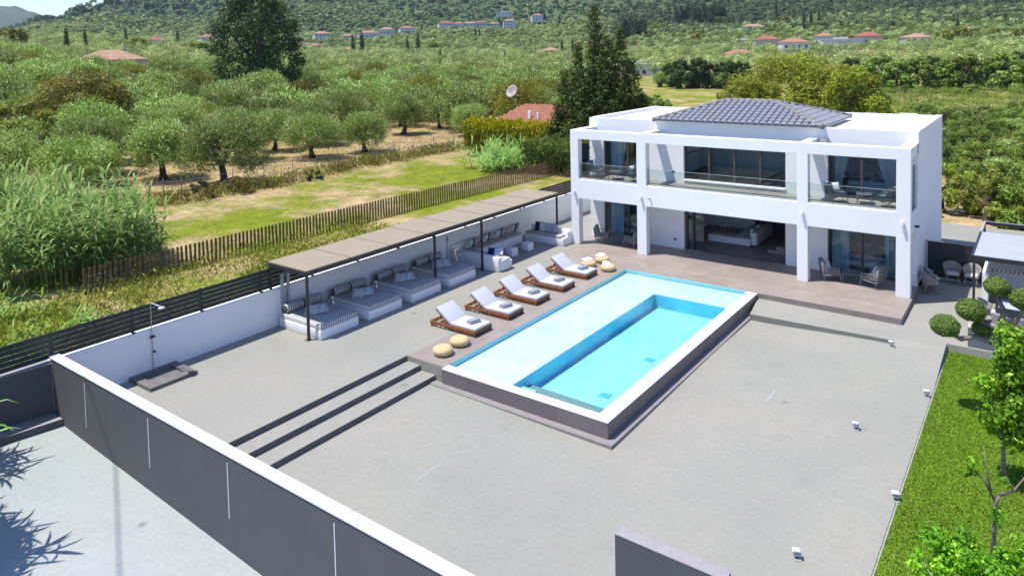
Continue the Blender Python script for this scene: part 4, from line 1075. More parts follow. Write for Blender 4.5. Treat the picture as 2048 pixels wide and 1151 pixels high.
F = np.stack([jj * na + ii, jj * na + ii + 1, (jj + 1) * na + ii + 1, (jj + 1) * na + ii], -1).reshape(-1, 4)
# ground material: dry straw, green grass in the meadow strip, scrubby earth far away
m, nt, n_, l, b = _new('ground')
b.inputs['Roughness'].default_value = .95; b.inputs['Specular IOR Level'].default_value = .1
ge = n_.new('ShaderNodeNewGeometry')
t1 = _noise(nt, .16, 8, vec=ge.outputs['Position'], rough=.65); t2 = _noise(nt, .9, 6, vec=ge.outputs['Position'], rough=.7); t3 = _noise(nt, .012, 6, vec=ge.outputs['Position']); t4 = _noise(nt, 5.0, 4, vec=ge.outputs['Position'])
straw = _ramp(nt, t2.outputs['Fac'], [(.3, (.24, .165, .08)), (.5, (.39, .28, .145)), (.75, (.50, .385, .22))])
green = _ramp(nt, t2.outputs['Fac'], [(.3, (.11, .14, .010)), (.55, (.18, .215, .016)), (.8, (.27, .25, .045))])
mead = _ramp(nt, t1.outputs['Fac'], [(.40, (0, 0, 0)), (.56, (1, 1, 1))])
at = n_.new('ShaderNodeAttribute'); at.attribute_name = 'green'; at.attribute_type = 'GEOMETRY'
mulg = n_.new('ShaderNodeMath'); mulg.operation = 'MULTIPLY_ADD'; l.new(mead.outputs[0], mulg.inputs[0]); l.new(at.outputs['Fac'], mulg.inputs[1]);
mulg.inputs[2].default_value = 0
near = _mix(nt, mulg.outputs[0], straw.outputs[0], green.outputs[0])
hillc = _ramp(nt, t3.outputs['Fac'], [(.35, (.055, .085, .03)), (.62, (.085, .12, .042))])
rocky = _ramp(nt, t1.outputs['Fac'], [(.58, (0, 0, 0)), (.70, (.85, .85, .85))])
hc = _mix(nt, rocky.outputs[0], hillc.outputs[0], (.34, .255, .16))
at2 = n_.new('ShaderNodeAttribute'); at2.attribute_name = 'far'; at2.attribute_type = 'GEOMETRY'
col = _mix(nt, at2.outputs['Fac'], near, hc)
fine = _ramp(nt, t4.outputs['Fac'], [(.25, (.72, .72, .72)), (.7, (1.12, 1.12, 1.12))])
col = _mix(nt, 1.0, col, fine.outputs[0], 'MULTIPLY')
l.new(col, b.inputs['Base Color'])
bn = n_.new('ShaderNodeBump'); bn.inputs['Strength'].default_value = .5; bn.inputs['Distance'].default_value = .12
l.new(t4.outputs['Fac'], bn.inputs['Height']); l.new(bn.outputs[0], b.inputs['Normal'])
tme = mesh_np('terrain', V, 4, m, faces=F, smooth=True)
gx_ = TX.ravel(); gy_ = TY.ravel(); gd = np.hypot(gx_, gy_)
strip_g = sstep(-51, -47.5, gx_) * sstep(-25, -30, gx_) * sstep(62, 54, gy_)
right_g = sstep(-45, -30, gx_) * sstep(75, 95, gy_) * .9 + sstep(-115, -95, gx_) * sstep(-30, -45, gx_) * sstep(95, 120, gy_) * sstep(250, 225, gy_) * 1.0
wild = sstep(-38, -34, gx_) * sstep(26, 20, gy_) * .8
gr = np.clip(.18 + 1.0 * strip_g + right_g + wild + .5 * sstep(-10, 0, gx_) + .35 * sstep(90, 160, gd), 0, 1.25)
a_ = tme.attributes.new('green', 'FLOAT', 'POINT'); a_.data.foreach_set('value', gr.astype(np.float32))
a_ = tme.attributes.new('far', 'FLOAT', 'POINT'); a_.data.foreach_set('value', sstep(330, 620, gd).astype(np.float32))
struct('terrain', tme, m)
# distant mountain at the far left
MAZ = np.linspace(u_to_az(-900), u_to_az(420), 90); mu = np.interp(MAZ, AZT, UT)
ridge = np.interp(mu, [-900, -300, -120, 0, 44, 91, 140, 260, 420], [30, 60, 84, 90, 81, 72, 60, 38, 10]) + 2.2 * np.sin(mu * .06) + 1.2 * np.sin(mu * .17 + 1)
rows = []
for k, d in enumerate(np.linspace(3000, 5200, 12)):
    s_ = k / 11; prof = smooth_interp(min(1, s_ / .7)) if s_ <= .7 else 1 - .3 * (s_ - .7) / .3
    zz = (10 + ridge / 1455 * 4500) * prof * (1 + .08 * np.sin(MAZ * 60 + k * 1.7)) if k not in (8,) else (10 + ridge / 1455 * d)
    rows.append(np.stack([d * np.sin(MAZ), d * np.cos(MAZ), zz], -1))
V = np.array(rows).reshape(-1, 3); nm_ = len(MAZ)
jj, ii = np.meshgrid(np.arange(11), np.arange(nm_ - 1), indexing='ij')
F = np.stack([jj * nm_ + ii, jj * nm_ + ii + 1, (jj + 1) * nm_ + ii + 1, (jj + 1) * nm_ + ii], -1).reshape(-1, 4)
mm = M('mountain_scrub', (.05, .07, .035), (.085, .10, .05), scale=.01, rough=.95, spec=.05)
struct('mountain', mesh_np('mountain', V, 4, mm, faces=F, smooth=True), mm)

# ================================================================== TREE MAKERS
def crown_pts(clumps, n, shell=.55, rough=1.0):
    """leaf positions and outward normals on clumps (x,y,z,rx,ry,rz)"""
    C = np.array(clumps, float); wts = (C[:, 3] * C[:, 4] + C[:, 3] * C[:, 5]) ; wts /= wts.sum()
    k = RNG.choice(len(C), n, p=wts)
    d = rnd_unit(n); r = shell + (1.05 - shell) * RNG.random(n) ** .6
    r = r * (1 + rough * .18 * np.sin(d[:, 0] * 7 + k) * np.sin(d[:, 1] * 6 + 2 * k) + rough * .12 * np.sin(d[:, 2] * 9 + 3 * k))
    pos = C[k, :3] + d * C[k, 3:6] * r[:, None]
    return pos, d, k
def leafmesh(name, clumps, n, L, Wd, mat, shell=.55, up=.6, jit=.55, droop=None, radial=0, wisp=.0, rough=1.0):
    pos, d, k = crown_pts(clumps, n, shell, rough)
    if wisp: pos = pos + d * (np.array(clumps)[k, 3] * RNG.exponential(wisp, n))[:, None]
    nr = unit(d + np.array([0, 0, up]) + RNG.normal(0, jit, (n, 3)))
    Ls = L * RNG.uniform(.6, 1.35, n)
    dv = None if droop is None else np.array(droop) * np.ones((n, 1))
    if radial: dv = d * radial + np.array([0, 0, .35]) * radial
    v = leaves(pos, nr, Ls, Ls * (Wd / L), dv)
    kt = RNG.uniform(-.16, .16, len(clumps))[k]
    tint = np.clip(.42 + kt + RNG.normal(0, .26, n), 0, 1)
    return mesh_np(name, v, 4, mat, tint=tint)
def limb(mb, a, b, r0, r1, bend=.15, n=5, k=7):
    a, b = Vector(a), Vector(b); L = (b - a).length; pts = []
    o1 = Vector((random.uniform(-1, 1), random.uniform(-1, 1), random.uniform(-.2, .6))) * bend * L
    for i in range(n + 1):
        t = i / n; pts.append(a.lerp(b, t) + o1 * math.sin(t * PI))
    mb.tube(pts, [r0 + (r1 - r0) * i / n for i in range(n + 1)], k)
    return pts
def olive_shape(R, H, n, L, Wd, mat, seed, nclump=13):
    random.seed(seed)
    tr = MB(); fork = Vector((random.uniform(-.15, .15), random.uniform(-.15, .15), H * .26))
    limb(tr, (0, 0, -.3), fork, .30, .22, .06)
    for a in range(6):
        ang = a * PI / 3; tr.tube([(math.cos(ang) * .42, math.sin(ang) * .42, -.1), (math.cos(ang) * .2, math.sin(ang) * .2, .3), (0, 0, .8)], [.10, .12, .1], 6)
    cl = []
    for i in range(nclump):
        ang = i * 2.399 + random.uniform(-.4, .4); rr = R * math.sqrt((i + .5) / nclump) * .78
        z = H * (.82 - .34 * (rr / R) ** 2) + random.uniform(-.35, .35)
        cr = R * random.uniform(.30, .42)
        c = (rr * math.cos(ang), rr * math.sin(ang), z, cr, cr, cr * random.uniform(.75, 1.0)); cl.append(c)
        if i % 2 == 0 or i < 5: limb(tr, fork, (c[0] * .9, c[1] * .9, c[2] - cr * .2), .13, .03, .12)
    for i in range(9):
        ang = i * 2 * PI / 9 + random.random() * .5; rr = R * random.uniform(.62, .85); cr = R * random.uniform(.26, .36)
        cl.append((rr * math.cos(ang), rr * math.sin(ang), H * random.uniform(.34, .52), cr, cr, cr * 1.1))
    return tr.mesh('olive_trunk', bark), leafmesh('olive_crown', cl, n, L, Wd, mat, shell=.35, up=.6, radial=1.1, wisp=.10)
def tree_obj(name, label, cat, loc, trunk, crown, rotz=0, scale=1, group=None):
    t = thing(name, label, cat, loc, rotz, group)
    if trunk is not None: part('trunk', trunk, None, t)
    part('crown', crown, None, t)
    t.scale = scale if hasattr(scale, '__len__') else (scale,) * 3
    return t
def at_u(u, dist, z=None):
    az = u_to_az(u); x, y = dist * math.sin(az), dist * math.cos(az)
    return (x, y, float(zter(x, y)) if z is None else z)
def gz(x, y): return float(zter(x, y))

OL_H = [olive_shape(2.6 + .2 * (i % 3), 5.0 + .3 * (i % 2), 17000, .24, .062, olive_m, 100 + i) for i in range(5)]
OL_M = [olive_shape(2.9 + .2 * i, 4.9, 5200, .38, .12, olive_m, 200 + i) for i in range(4)]
OC_M = [olive_shape(3.1, 4.9, 5200, .38, .13, ochre_m, 300)]

# foremost olive trees, placed one by one where the photograph shows their trunks
front = [((-60.4, 31.5), 0, 1.05, 'olive tree with forked trunk over dry ground, left of the two foremost trunks'),
         ((-53.8, 33.0), 1, 1.10, 'bushy round olive tree standing nearest to the meadow, behind the wire fence'),
         ((-59.0, 45.9), 2, .92, 'olive tree with a forked trunk over straw in the middle of the grove edge'),
         ((-65.8, 65.5), 3, 1.0, 'silvery olive tree with a slim trunk before the dark gap in the grove'),
         ((-57.5, 51.5), 4, .85, 'small olive tree leaning over the wire fence to the right of the forked one'),
         ((-67.0, 28.5), 4, 1.05, 'olive tree behind the giant cane, at the left of the dry ground'),
         ((-58.0, 23.5), 3, .95, 'low olive tree whose crown rises right behind the giant cane'),
         ((-63.0, 20.0), 2, 1.05, 'olive tree at the left edge above the giant cane'),
         ((-70.5, 38.5), 1, 1.1, 'olive tree in second row behind the two foremost trunks'),
         ((-66.5, 52.5), 0, 1.05, 'pale olive tree behind the tree with the forked trunk'),
         ((-70.0, 59.0), 2, 1.1, 'silvery topped olive tree in the middle of the second row'),
         ((-57.5, 68.5), 1, .8, 'small round olive tree right of the slim trunk, near the golden hedge')]
occ = []
for (x, y), k, s_, lab in front:
    tree_obj('olive_tree', lab, 'tree', (x, y, gz(x, y)), *OL_H[k], rotz=random.uniform(0, 6.28), scale=s_, group='olive trees of the grove'); occ.append((x, y))
# the rest of the grove: jittered rows
cand = []
gs = 6.6
for i in range(-130, 20):
    for j in range(-4, 110):
        x = i * gs + (j % 2) * 2.6 + RNG.uniform(-1.5, 1.5) - 4; y = j * gs + RNG.uniform(-1.5, 1.5)
        cand.append((x, y))
cand = np.array(cand); cd = np.hypot(*cand.T); caz = np.arctan2(cand[:, 0], cand[:, 1]); cu = np.interp(caz, AZT, UT)
occ_a = np.array(occ)
keep = (cu > -120) & (cu < 1230) & (cd > 52) & (cand[:, 0] < -52 - .0 * cand[:, 1])
keep &= ~((cand[:, 0] > -57) & (cand[:, 1] < 50))                                        # dry verge before the grove
keep &= ~((cu > 900) & (cd < 84)) & ~((cu > 270) & (cu < 480) & (cd < 66))
dmin = np.min(np.hypot(cand[:, None, 0] - occ_a[None, :, 0], cand[:, None, 1] - occ_a[None, :, 1]), 1)
keep &= dmin > 4.6
keep &= ~((np.abs(cu - 221) < 75) & (cd > 172) & (cd < 212)) & ~((np.abs(cu - 150) < 90) & (cd > 82) & (cd < 100))
keep &= ~((np.abs(cand[:, 0] + 52) < 9) & (np.abs(cand[:, 1] - 66) < 9))
P = cand[keep]; d = cd[keep]; o_ = np.argsort(d); P = P[o_]; d = d[o_]
N_IND = 288
for i in range(min(N_IND, len(P))):
    x, y = P[i]; s_ = RNG.uniform(.74, 1.2)
    src = OL_H[i % 5] if d[i] < 82 else (OL_M[i % 4] if RNG.random() > .10 else OC_M[0])
    tree_obj('olive_tree', 'grey green olive tree standing in the rows of the grove', 'tree', (x, y, gz(x, y)), *src, rotz=RNG.uniform(0, 6.28), scale=(s_, s_, s_ * RNG.uniform(.9, 1.12)), group='olive trees of the grove')
P2 = P[N_IND:]
def far_mass(name, pts, R, H, nleaf, L, mat, label, flat=.8, lean=.0):
    """many crowns merged into one mass; pts (N,2)"""
    n = len(pts); z = zter(pts[:, 0], pts[:, 1]); dist = np.hypot(pts[:, 0], pts[:, 1])
    Rn = R * RNG.uniform(.6, 1.2, n); Hn = H * RNG.uniform(.65, 1.3, n)
    idx = np.repeat(np.arange(n), nleaf); k = len(idx)
    dd = rnd_unit(k); dd[:, 2] = np.where(dd[:, 2] < -.35, -dd[:, 2], dd[:, 2])
    r = RNG.uniform(.62, 1.05, k) * (1 + .2 * np.sin(dd[:, 0] * 5 + idx) * np.sin(dd[:, 1] * 6 + idx * 2))
    pos = np.stack([pts[idx, 0] + dd[:, 0] * Rn[idx] * r, pts[idx, 1] + dd[:, 1] * Rn[idx] * r, z[idx] + Hn[idx] * .56 + dd[:, 2] * Hn[idx] * .5 * r], -1)
    nr = unit(dd + np.array([0, 0, .3]) + RNG.normal(0, .35, (k, 3)))
    Ls = L * RNG.uniform(.6, 1.4, k) * np.maximum(1, dist[idx] / 380)
    v = leaves(pos, nr, Ls, Ls * .42)
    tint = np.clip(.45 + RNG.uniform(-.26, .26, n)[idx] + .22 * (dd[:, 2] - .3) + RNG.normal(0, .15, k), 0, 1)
    return struct(name, mesh_np(name, v, 4, mat, tint=tint), mat, kind='stuff', label=label)
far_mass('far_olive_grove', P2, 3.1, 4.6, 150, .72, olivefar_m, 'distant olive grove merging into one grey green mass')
# grove and scrub right of the tall conifer and out to the hills
def scatter(u0, u1, d0, d1, spacing, seed, jitter=.45):
    r = np.random.default_rng(seed); out = []
    d = d0
    while d < d1:
        step = spacing * max(1, d / 600)
        n = int(d * abs(u_to_az(u1) - u_to_az(u0)) / step)
        for k in range(n):
            az = u_to_az(u0) + (u_to_az(u1) - u_to_az(u0)) * (k + r.uniform(0, 1)) / max(1, n); dd = d + r.uniform(-jitter, jitter) * step
            out.append((dd * math.sin(az), dd * math.cos(az)))
        d += step
    return np.array(out)
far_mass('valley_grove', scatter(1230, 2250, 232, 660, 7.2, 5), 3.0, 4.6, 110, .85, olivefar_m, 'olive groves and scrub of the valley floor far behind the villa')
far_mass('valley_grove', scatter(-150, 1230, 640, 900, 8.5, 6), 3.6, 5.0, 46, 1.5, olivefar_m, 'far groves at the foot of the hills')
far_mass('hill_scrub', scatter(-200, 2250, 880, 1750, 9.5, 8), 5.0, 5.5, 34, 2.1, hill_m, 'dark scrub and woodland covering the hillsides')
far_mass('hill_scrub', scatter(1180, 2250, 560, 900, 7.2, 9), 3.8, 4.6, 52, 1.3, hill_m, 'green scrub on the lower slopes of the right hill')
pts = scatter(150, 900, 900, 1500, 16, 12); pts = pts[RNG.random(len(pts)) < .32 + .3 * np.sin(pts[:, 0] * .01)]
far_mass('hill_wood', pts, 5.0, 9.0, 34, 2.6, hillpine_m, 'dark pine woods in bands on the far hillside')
# ================================================================== SINGLE TREES AND PLANTS
def blob_tree(nclump, R, H, z0, n, L, Wd, mat, seed, shape='round', bark_m=None, r0=.4, shell=.4, up=.35):
    random.seed(seed); cl = []; tr = MB()
    limb(tr, (0, 0, -.5), (0, 0, H * .72), r0, r0 * .25, .03)
    for i in range(nclump):
        t = (i + .5) / nclump; ang = i * 2.399 + random.uniform(-.5, .5)
        if shape == 'round': z = z0 + (H - z0) * t; rad_ = R * math.sqrt(max(.05, 1 - (2 * t - .85) ** 2)) * random.uniform(.35, .85)
        elif shape == 'cone': z = z0 + (H - z0) * t; rad_ = R * (1 - t) ** .8 * random.uniform(.35, .85)
        elif shape == 'dome': z = z0 + (H - z0) * (1 - (1 - t) ** 1.4); rad_ = R * math.sqrt(max(.02, 1 - t * t)) * random.uniform(.5, .95)
        cr = R * random.uniform(.20, .34) * (1 - .35 * t)
        c = (rad_ * math.cos(ang), rad_ * math.sin(ang), z, cr, cr, cr * random.uniform(.7, 1.1)); cl.append(c)
        if i % 2 == 0: limb(tr, (0, 0, max(.5, z * .6)), (c[0], c[1], c[2]), r0 * .3, r0 * .06, .1)
    return tr.mesh('trunk', bark_m or bark), leafmesh('crown', cl, n, L, Wd, mat, shell=shell, up=up)
# tall dark broadleaf tree that breaks the skyline at the left
random.seed(5); tr = MB(); cl = []
limb(tr, (0, 0, -1), (.5, 0, 9), .7, .5, .04); limb(tr, (.5, 0, 9), (.8, .5, 22), .45, .12, .05); limb(tr, (.3, 0, 7), (-5, 1, 14), .35, .1, .1); limb(tr, (.5, 0, 8), (6, -1, 13), .35, .1, .1)
for (x, z, r) in ((0, 22, 3.2), (2.2, 19.5, 3.2), (-2.4, 19.0, 3.0), (4.8, 17.5, 2.8), (-4.6, 16.5, 2.8), (.5, 16.5, 3.4), (6.6, 14.2, 2.8), (-6.4, 13.6, 2.8), (3.2, 13.5, 3.2), (-2.6, 13.2, 3.0), (7.6, 10.6, 2.7), (-7.4, 10.4, 2.6), (0, 10.6, 3.0), (1.5, 8.2, 3.0), (-1.2, 6.8, 3.0), (1.8, 4.8, 2.8), (-3.4, 4.4, 2.6), (3.6, 3.4, 2.4), (4.5, 9.8, 2.8), (-4.6, 9.0, 2.8), (7.8, 7.4, 2.3), (-6.6, 6.6, 2.4), (3.0, 6.2, 2.4), (-2.2, 5.6, 2.6), (5.6, 4.4, 2.4), (-5.0, 3.8, 2.2), (.6, 3.4, 2.8), (8.2, 4.6, 1.8)):
    cl.append((x * .92 + random.uniform(-.5, .5), random.uniform(-3.2, 3.2) * (1 - abs(x) / 14), z, r * .92, r * .92, r * .85))
bt = at_u(512, 150)
tree_obj('broadleaf_tree', 'very tall dark green tree breaking the skyline above the grove', 'tree', bt, tr.mesh('trunk', bark), leafmesh('crown', cl, 22000, .55, .30, dark_m, shell=.30), rotz=-u_to_az(512))
# big ochre tree in the grove
tr_, cr_ = blob_tree(22, 6.3, 7.2, 1.2, 12000, .42, .16, ochre_m, 21, 'dome')
tree_obj('ochre_tree', 'broad brownish green tree rounded above the olives at the left', 'tree', at_u(152, 91), tr_, cr_)
tr_, cr_ = blob_tree(12, 3.6, 5.5, .8, 5000, .42, .16, ochre_m, 22, 'dome')
tree_obj('ochre_tree', 'smaller brownish tree at the left edge of the broad ochre one', 'tree', at_u(40, 84), tr_, cr_)
# ragged tall conifer left of the villa, several leaders
random.seed(9); cl = []; tr = MB()
limb(tr, (0, 0, -.5), (0, 0, 13.5), .45, .08, .02)
for (sx, sy_, top, base, R) in ((0, 0, 16.2, 1.5, 2.6), (2.5, .6, 14.2, 1.5, 2.4), (-1.7, -.5, 12.4, 1.0, 2.4), (1.2, -1.2, 13.2, 1, 2.4), (3.6, 0, 10.8, .5, 2.5), (-3.0, .6, 9.8, .5, 2.3), (2.2, -1.6, 9.0, .5, 3.0), (-1.2, -1.6, 8.4, .5, 3.0), (4.6, .3, 7.4, .3, 2.2), (-3.8, 0, 6.6, .3, 2.0)):
    limb(tr, (sx * .3, sy_ * .3, 1), (sx, sy_, top - .8), .2, .04, .05)
    n = int((top - base) * 3.4)
    for i in range(n):
        t = i / n; z = base + (top - base) * t; a = i * 2.4
        rr = R * (1 - t) ** .55 * random.uniform(.12, .85); c = .46 + .62 * (1 - t) * random.uniform(.6, 1.2)
        cl.append((sx + rr * math.cos(a), sy_ + rr * math.sin(a), z, c, c, c * random.uniform(.9, 1.5)))
tree_obj('tall_conifer', 'tall ragged dark conifer with two pointed tops standing left of the villa', 'tree', (-32.6, 56.4, -.5), tr.mesh('trunk', bark), leafmesh('crown', cl, 60000, .30, .13, cyp_m, shell=.3, up=.6), rotz=.53, scale=.88)
tr_, cr_ = blob_tree(12, 2.8, 4.2, .5, 5000, .30, .14, scrub_m, 31, 'dome')
for u, d_, s_, lab in ((1262, 82, 1.15, 'rounded green tree right beside the tall conifer'), (1300, 92, 1.0, 'bright green shrub behind the villa roof, left of the meadow'), (1325, 100, .75, 'small bright shrub at the left border of the meadow'), (1240, 70, 1.0, 'dark shrub below the tall conifer at the back of the villa')):
    tree_obj('round_tree', lab, 'tree', at_u(u, d_), tr_, cr_, rotz=u, scale=s_, group='shrubs between conifer and meadow')
# umbrella shaped pines right of the roof ridge
tr_, cr_ = blob_tree(40, 8.2, 9.4, .6, 34000, .34, .12, pine_m, 41, 'dome', shell=.45, up=.8)
tr2, cr2 = blob_tree(26, 5.2, 7.2, .5, 18000, .34, .12, pine_m, 42, 'dome', shell=.45, up=.8)
tree_obj('pine_tree', 'big yellow green rounded pine behind the right half of the roof', 'tree', at_u(1590, 92), tr_, cr_, 0, (1, 1, .92))
tree_obj('pine_tree', 'yellow green pine merging into the right side of the big one', 'tree', at_u(1690, 86), tr2, cr2, 1.1, 1.05)
tree_obj('pine_tree', 'low yellow green pine at the left foot of the big one', 'tree', at_u(1498, 88), tr2, cr2, 2.7, .85)
tr_, cr_ = blob_tree(14, 3.0, 5.6, .5, 6000, .42, .22, dark_m, 43, 'round')
tree_obj('dark_tree', 'dark green tree right beside the yellow green pines', 'tree', at_u(1738, 95), tr_, cr_, 0, 1.05)
# hedge row of orchard trees at the right
tr_, cr_ = blob_tree(18, 4.2, 7.0, .4, 6500, .55, .30, dark_m, 45, 'dome')
tr2, cr2 = blob_tree(18, 4.2, 6.4, .4, 6500, .55, .30, scrub_m, 46, 'dome')
hl = 'dense green orchard tree in the row across the right of the valley'
for k, u in enumerate(range(1700, 2120, 34)):
    a, b = (tr_, cr_) if (k * 7) % 5 < 1 else (tr2, cr2)
    tree_obj('orchard_tree', hl, 'tree', at_u(u + RNG.uniform(-8, 8), 178 + RNG.uniform(-9, 9) + (1750 - u) * -.02), a, b, k * 1.3, RNG.uniform(.85, 1.15), 'orchard row in the valley')
for k, u in enumerate(range(1320, 1500, 15)):
    tree_obj('orchard_tree', 'round tree in the row at the far edge of the meadow', 'tree', at_u(u + RNG.uniform(-6, 6), 182 + RNG.uniform(-6, 6)), *((tr_, cr_) if k % 2 else OL_M[k % 4]), k * 1.7, RNG.uniform(.7, .95), 'trees along the meadow')
# scrub right of and behind the villa
tr_, cr_ = blob_tree(16, 2.4, 2.9, .1, 10000, .19, .07, scrub_m, 51, 'dome', shell=.3)
tr2, cr2 = blob_tree(14, 2.2, 2.4, .1, 10000, .19, .06, olive_m, 52, 'dome', shell=.3)
tr3, cr3 = blob_tree(12, 1.8, 2.2, .1, 8000, .19, .07, verge_m, 53, 'dome', shell=.3)
sc_l = 'wild green shrub of the thicket to the right of the villa'
pts = scatter(1660, 2120, 47, 140, 3.7, 71)
k = 0
for x, y in pts:
    if y < 47.5 or (x < -4 and y < 60): continue
    u = float(np.interp(math.atan2(x, y), AZT, UT)); dd = math.hypot(x, y)
    if dd > 120 and u > 1760 and dd < 150: continue
    if 1480 < u < 1760 and dd > 78: continue
    q = ((tr_, cr_), (tr2, cr2), (tr_, cr_), (tr3, cr3), (tr2, cr2))[int(RNG.integers(5))]
    tree_obj('wild_shrub', sc_l, 'shrub', (x, y, gz(x, y)), *q, RNG.uniform(0, 6), (s_ := RNG.uniform(.62, 1.05), s_, s_ * RNG.uniform(.8, 1.1)), 'thicket right of the villa'); k += 1
P_ = scatter(1640, 2140, 46, 176, 2.3, 72); P_ = P_[(P_[:, 1] > 49) & ~((P_[:, 0] < -4) & (P_[:, 1] < 62))]
far_mass('low_scrub', P_, 1.25, 1.5, 110, .24, scrub_m, 'loose light green scrub covering the ground to the right of and behind the villa')
for i, (x, y) in enumerate(((-2.8, 50.0), (.2, 49.4), (3.4, 49.0), (6.5, 48.6), (-5.5, 51.5))):
    tree_obj('hedge_shrub', 'leafy hedge shrub on dry earth behind the path, right of the villa', 'shrub', (x, y, -.5), *((tr_, cr_) if i % 2 else (tr3, cr3)), i * 1.1, (1.05, 1.05, 1.25), 'hedge behind the side path')
# golden hedge, cane clump and green hedge left of the villa
def hedge_mesh(x0, x1, y0, y1, h, n, L, mat, lo=0, bump=.25):
    px = RNG.uniform(0, 1, n); side = RNG.random(n)
    Lx, Ly = x1 - x0, y1 - y0
    px_ = RNG.uniform(x0, x1, n); py_ = RNG.uniform(y0, y1, n)
    hz = h * (1 - .12 * np.abs(np.sin(px_ * 1.7)) - .10 * np.abs(np.sin(py_ * 2.3 + px_)))
    z = hz * RNG.random(n) ** .45
    pos = np.stack([px_, py_, z + lo], -1); nr = unit(RNG.normal(0, .6, (n, 3)) + np.array([.2, -.4, .7]))
    Ls = L * RNG.uniform(.6, 1.4, n)
    v = leaves(pos, nr, Ls, Ls * .36, np.array([0, 0, 1.2]) * np.ones((n, 1)))
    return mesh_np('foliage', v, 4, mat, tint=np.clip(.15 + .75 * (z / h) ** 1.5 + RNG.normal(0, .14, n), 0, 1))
h = thing('golden_hedge', 'golden yellow clipped conifer hedge in front of the terracotta roof', 'hedge', (-40, 55.5, -.5))
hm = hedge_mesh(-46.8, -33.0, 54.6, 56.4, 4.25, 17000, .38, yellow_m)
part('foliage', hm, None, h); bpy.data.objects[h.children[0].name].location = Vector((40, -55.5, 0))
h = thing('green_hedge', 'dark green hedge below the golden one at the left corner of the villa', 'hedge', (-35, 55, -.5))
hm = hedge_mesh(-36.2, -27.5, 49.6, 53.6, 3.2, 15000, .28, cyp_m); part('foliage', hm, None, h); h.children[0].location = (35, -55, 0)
def cane_mesh(base, hmin, hmax, nl, Lmin, Lmax, lean=.25, wid=.05, t0=.30):
    """arching strap leaves in plumes on stems: base (N,3)"""
    vs = []; tint = []; stems = []
    for (x, y, z) in base:
        H = random.uniform(hmin, hmax); a0 = random.uniform(0, 6.28); lx, ly = lean * random.uniform(-1, 1), lean * random.uniform(-1, 1)
        stems.append((x, y, z, H, lx, ly)); tn = random.uniform(-.15, .15)
        for k in range(nl):
            t = t0 + (1 - t0) * (k + random.random()) / nl; hz = H * t; a = a0 + k * 2.5 + random.uniform(-.5, .5)
            L = random.uniform(Lmin, Lmax) * (1.1 - .35 * t); w = wid * random.uniform(.7, 1.3)
            bx, by, bz = x + lx * t * t, y + ly * t * t, z + hz
            dx, dy = math.cos(a), math.sin(a); px, py = -dy * w, dx * w
            rise = random.uniform(.35, .75) if t < .88 else random.uniform(.7, 1.1)
            pr = [(0, 0), (.35, .30 * rise), (.70, .28 * rise), (1.0, -.10 + .1 * rise)] if t < .9 else [(0, 0), (.25, .5), (.5, .75), (.75, .80)]
            ws = (.6, 1, .75, .05)
            for q in range(3):
                r0, z0_ = pr[q]; r1, z1_ = pr[q + 1]
                A = (bx + dx * L * r0, by + dy * L * r0, bz + L * z0_); B = (bx + dx * L * r1, by + dy * L * r1, bz + L * z1_)
                vs += [(A[0] - px * ws[q], A[1] - py * ws[q], A[2]), (A[0] + px * ws[q], A[1] + py * ws[q], A[2]), (B[0] + px * ws[q + 1], B[1] + py * ws[q + 1], B[2]), (B[0] - px * ws[q + 1], B[1] - py * ws[q + 1], B[2])]
                tint.append(min(1, max(0, .35 + .28 * t + tn + random.uniform(-.15, .2))))
    sm = MB()
    for (x, y, z, H, lx, ly) in stems: sm.tube([(x, y, z - .1), (x + lx * .25, y + ly * .25, z + H * .5), (x + lx, y + ly, z + H)], [.020, .016, .006], 4, cap=False)
    return np.array(vs), np.array(tint), sm
def cane(name, label, base, org, **kw):
    v, tn, sm = cane_mesh(base, **kw); v = v - np.array(org)
    t = thing(name, label, 'plant', org)
    part('leaves', mesh_np('leaves', v, 4, reeds_m, tint=tn), None, t)
    part('stems', sm, reedstem, t)
    return t
random.seed(12)
def rand_poly(poly, n):
    xs = [p[0] for p in poly]; ys = [p[1] for p in poly]; out = []
    while len(out) < n:
        x, y = random.uniform(min(xs), max(xs)), random.uniform(min(ys), max(ys)); ins = False
        for i in range(len(poly)):
            (xa, ya), (xb, yb) = poly[i], poly[i - 1]
            if (ya > y) != (yb > y) and x < (xb - xa) * (y - ya) / (yb - ya) + xa: ins = not ins
        if ins: out.append((x, y, gz(x, y)))
    return out
B_ = rand_poly([(-36.2, 12.2), (-35.6, 15.2), (-35.4, 18.4), (-37.5, 19.3), (-41, 19.6), (-47, 18.0), (-50, 15.5), (-46, 12.5), (-40, 10.8)], 330)
cane('giant_cane', 'tall thicket of giant cane with arching blue green leaves at the left edge', [(x, y, z + (.5 if x < -41 else 0)) for x, y, z in B_], (-41, 15, -.5), hmin=2.0, hmax=3.9, nl=20, Lmin=.8, Lmax=1.35, lean=.6, wid=.055)
B_ = [(-38.6 + random.gauss(0, 1.3), 50.6 + random.gauss(0, 1.1), -.5) for _ in range(120)]
cane('pampas_clump', 'pale green fountain of tall grass at the meadow end before the golden hedge', B_, (-38.6, 50.6, -.5), hmin=.6, hmax=2.4, nl=12, Lmin=.8, Lmax=1.5, lean=1.3, wid=.035)
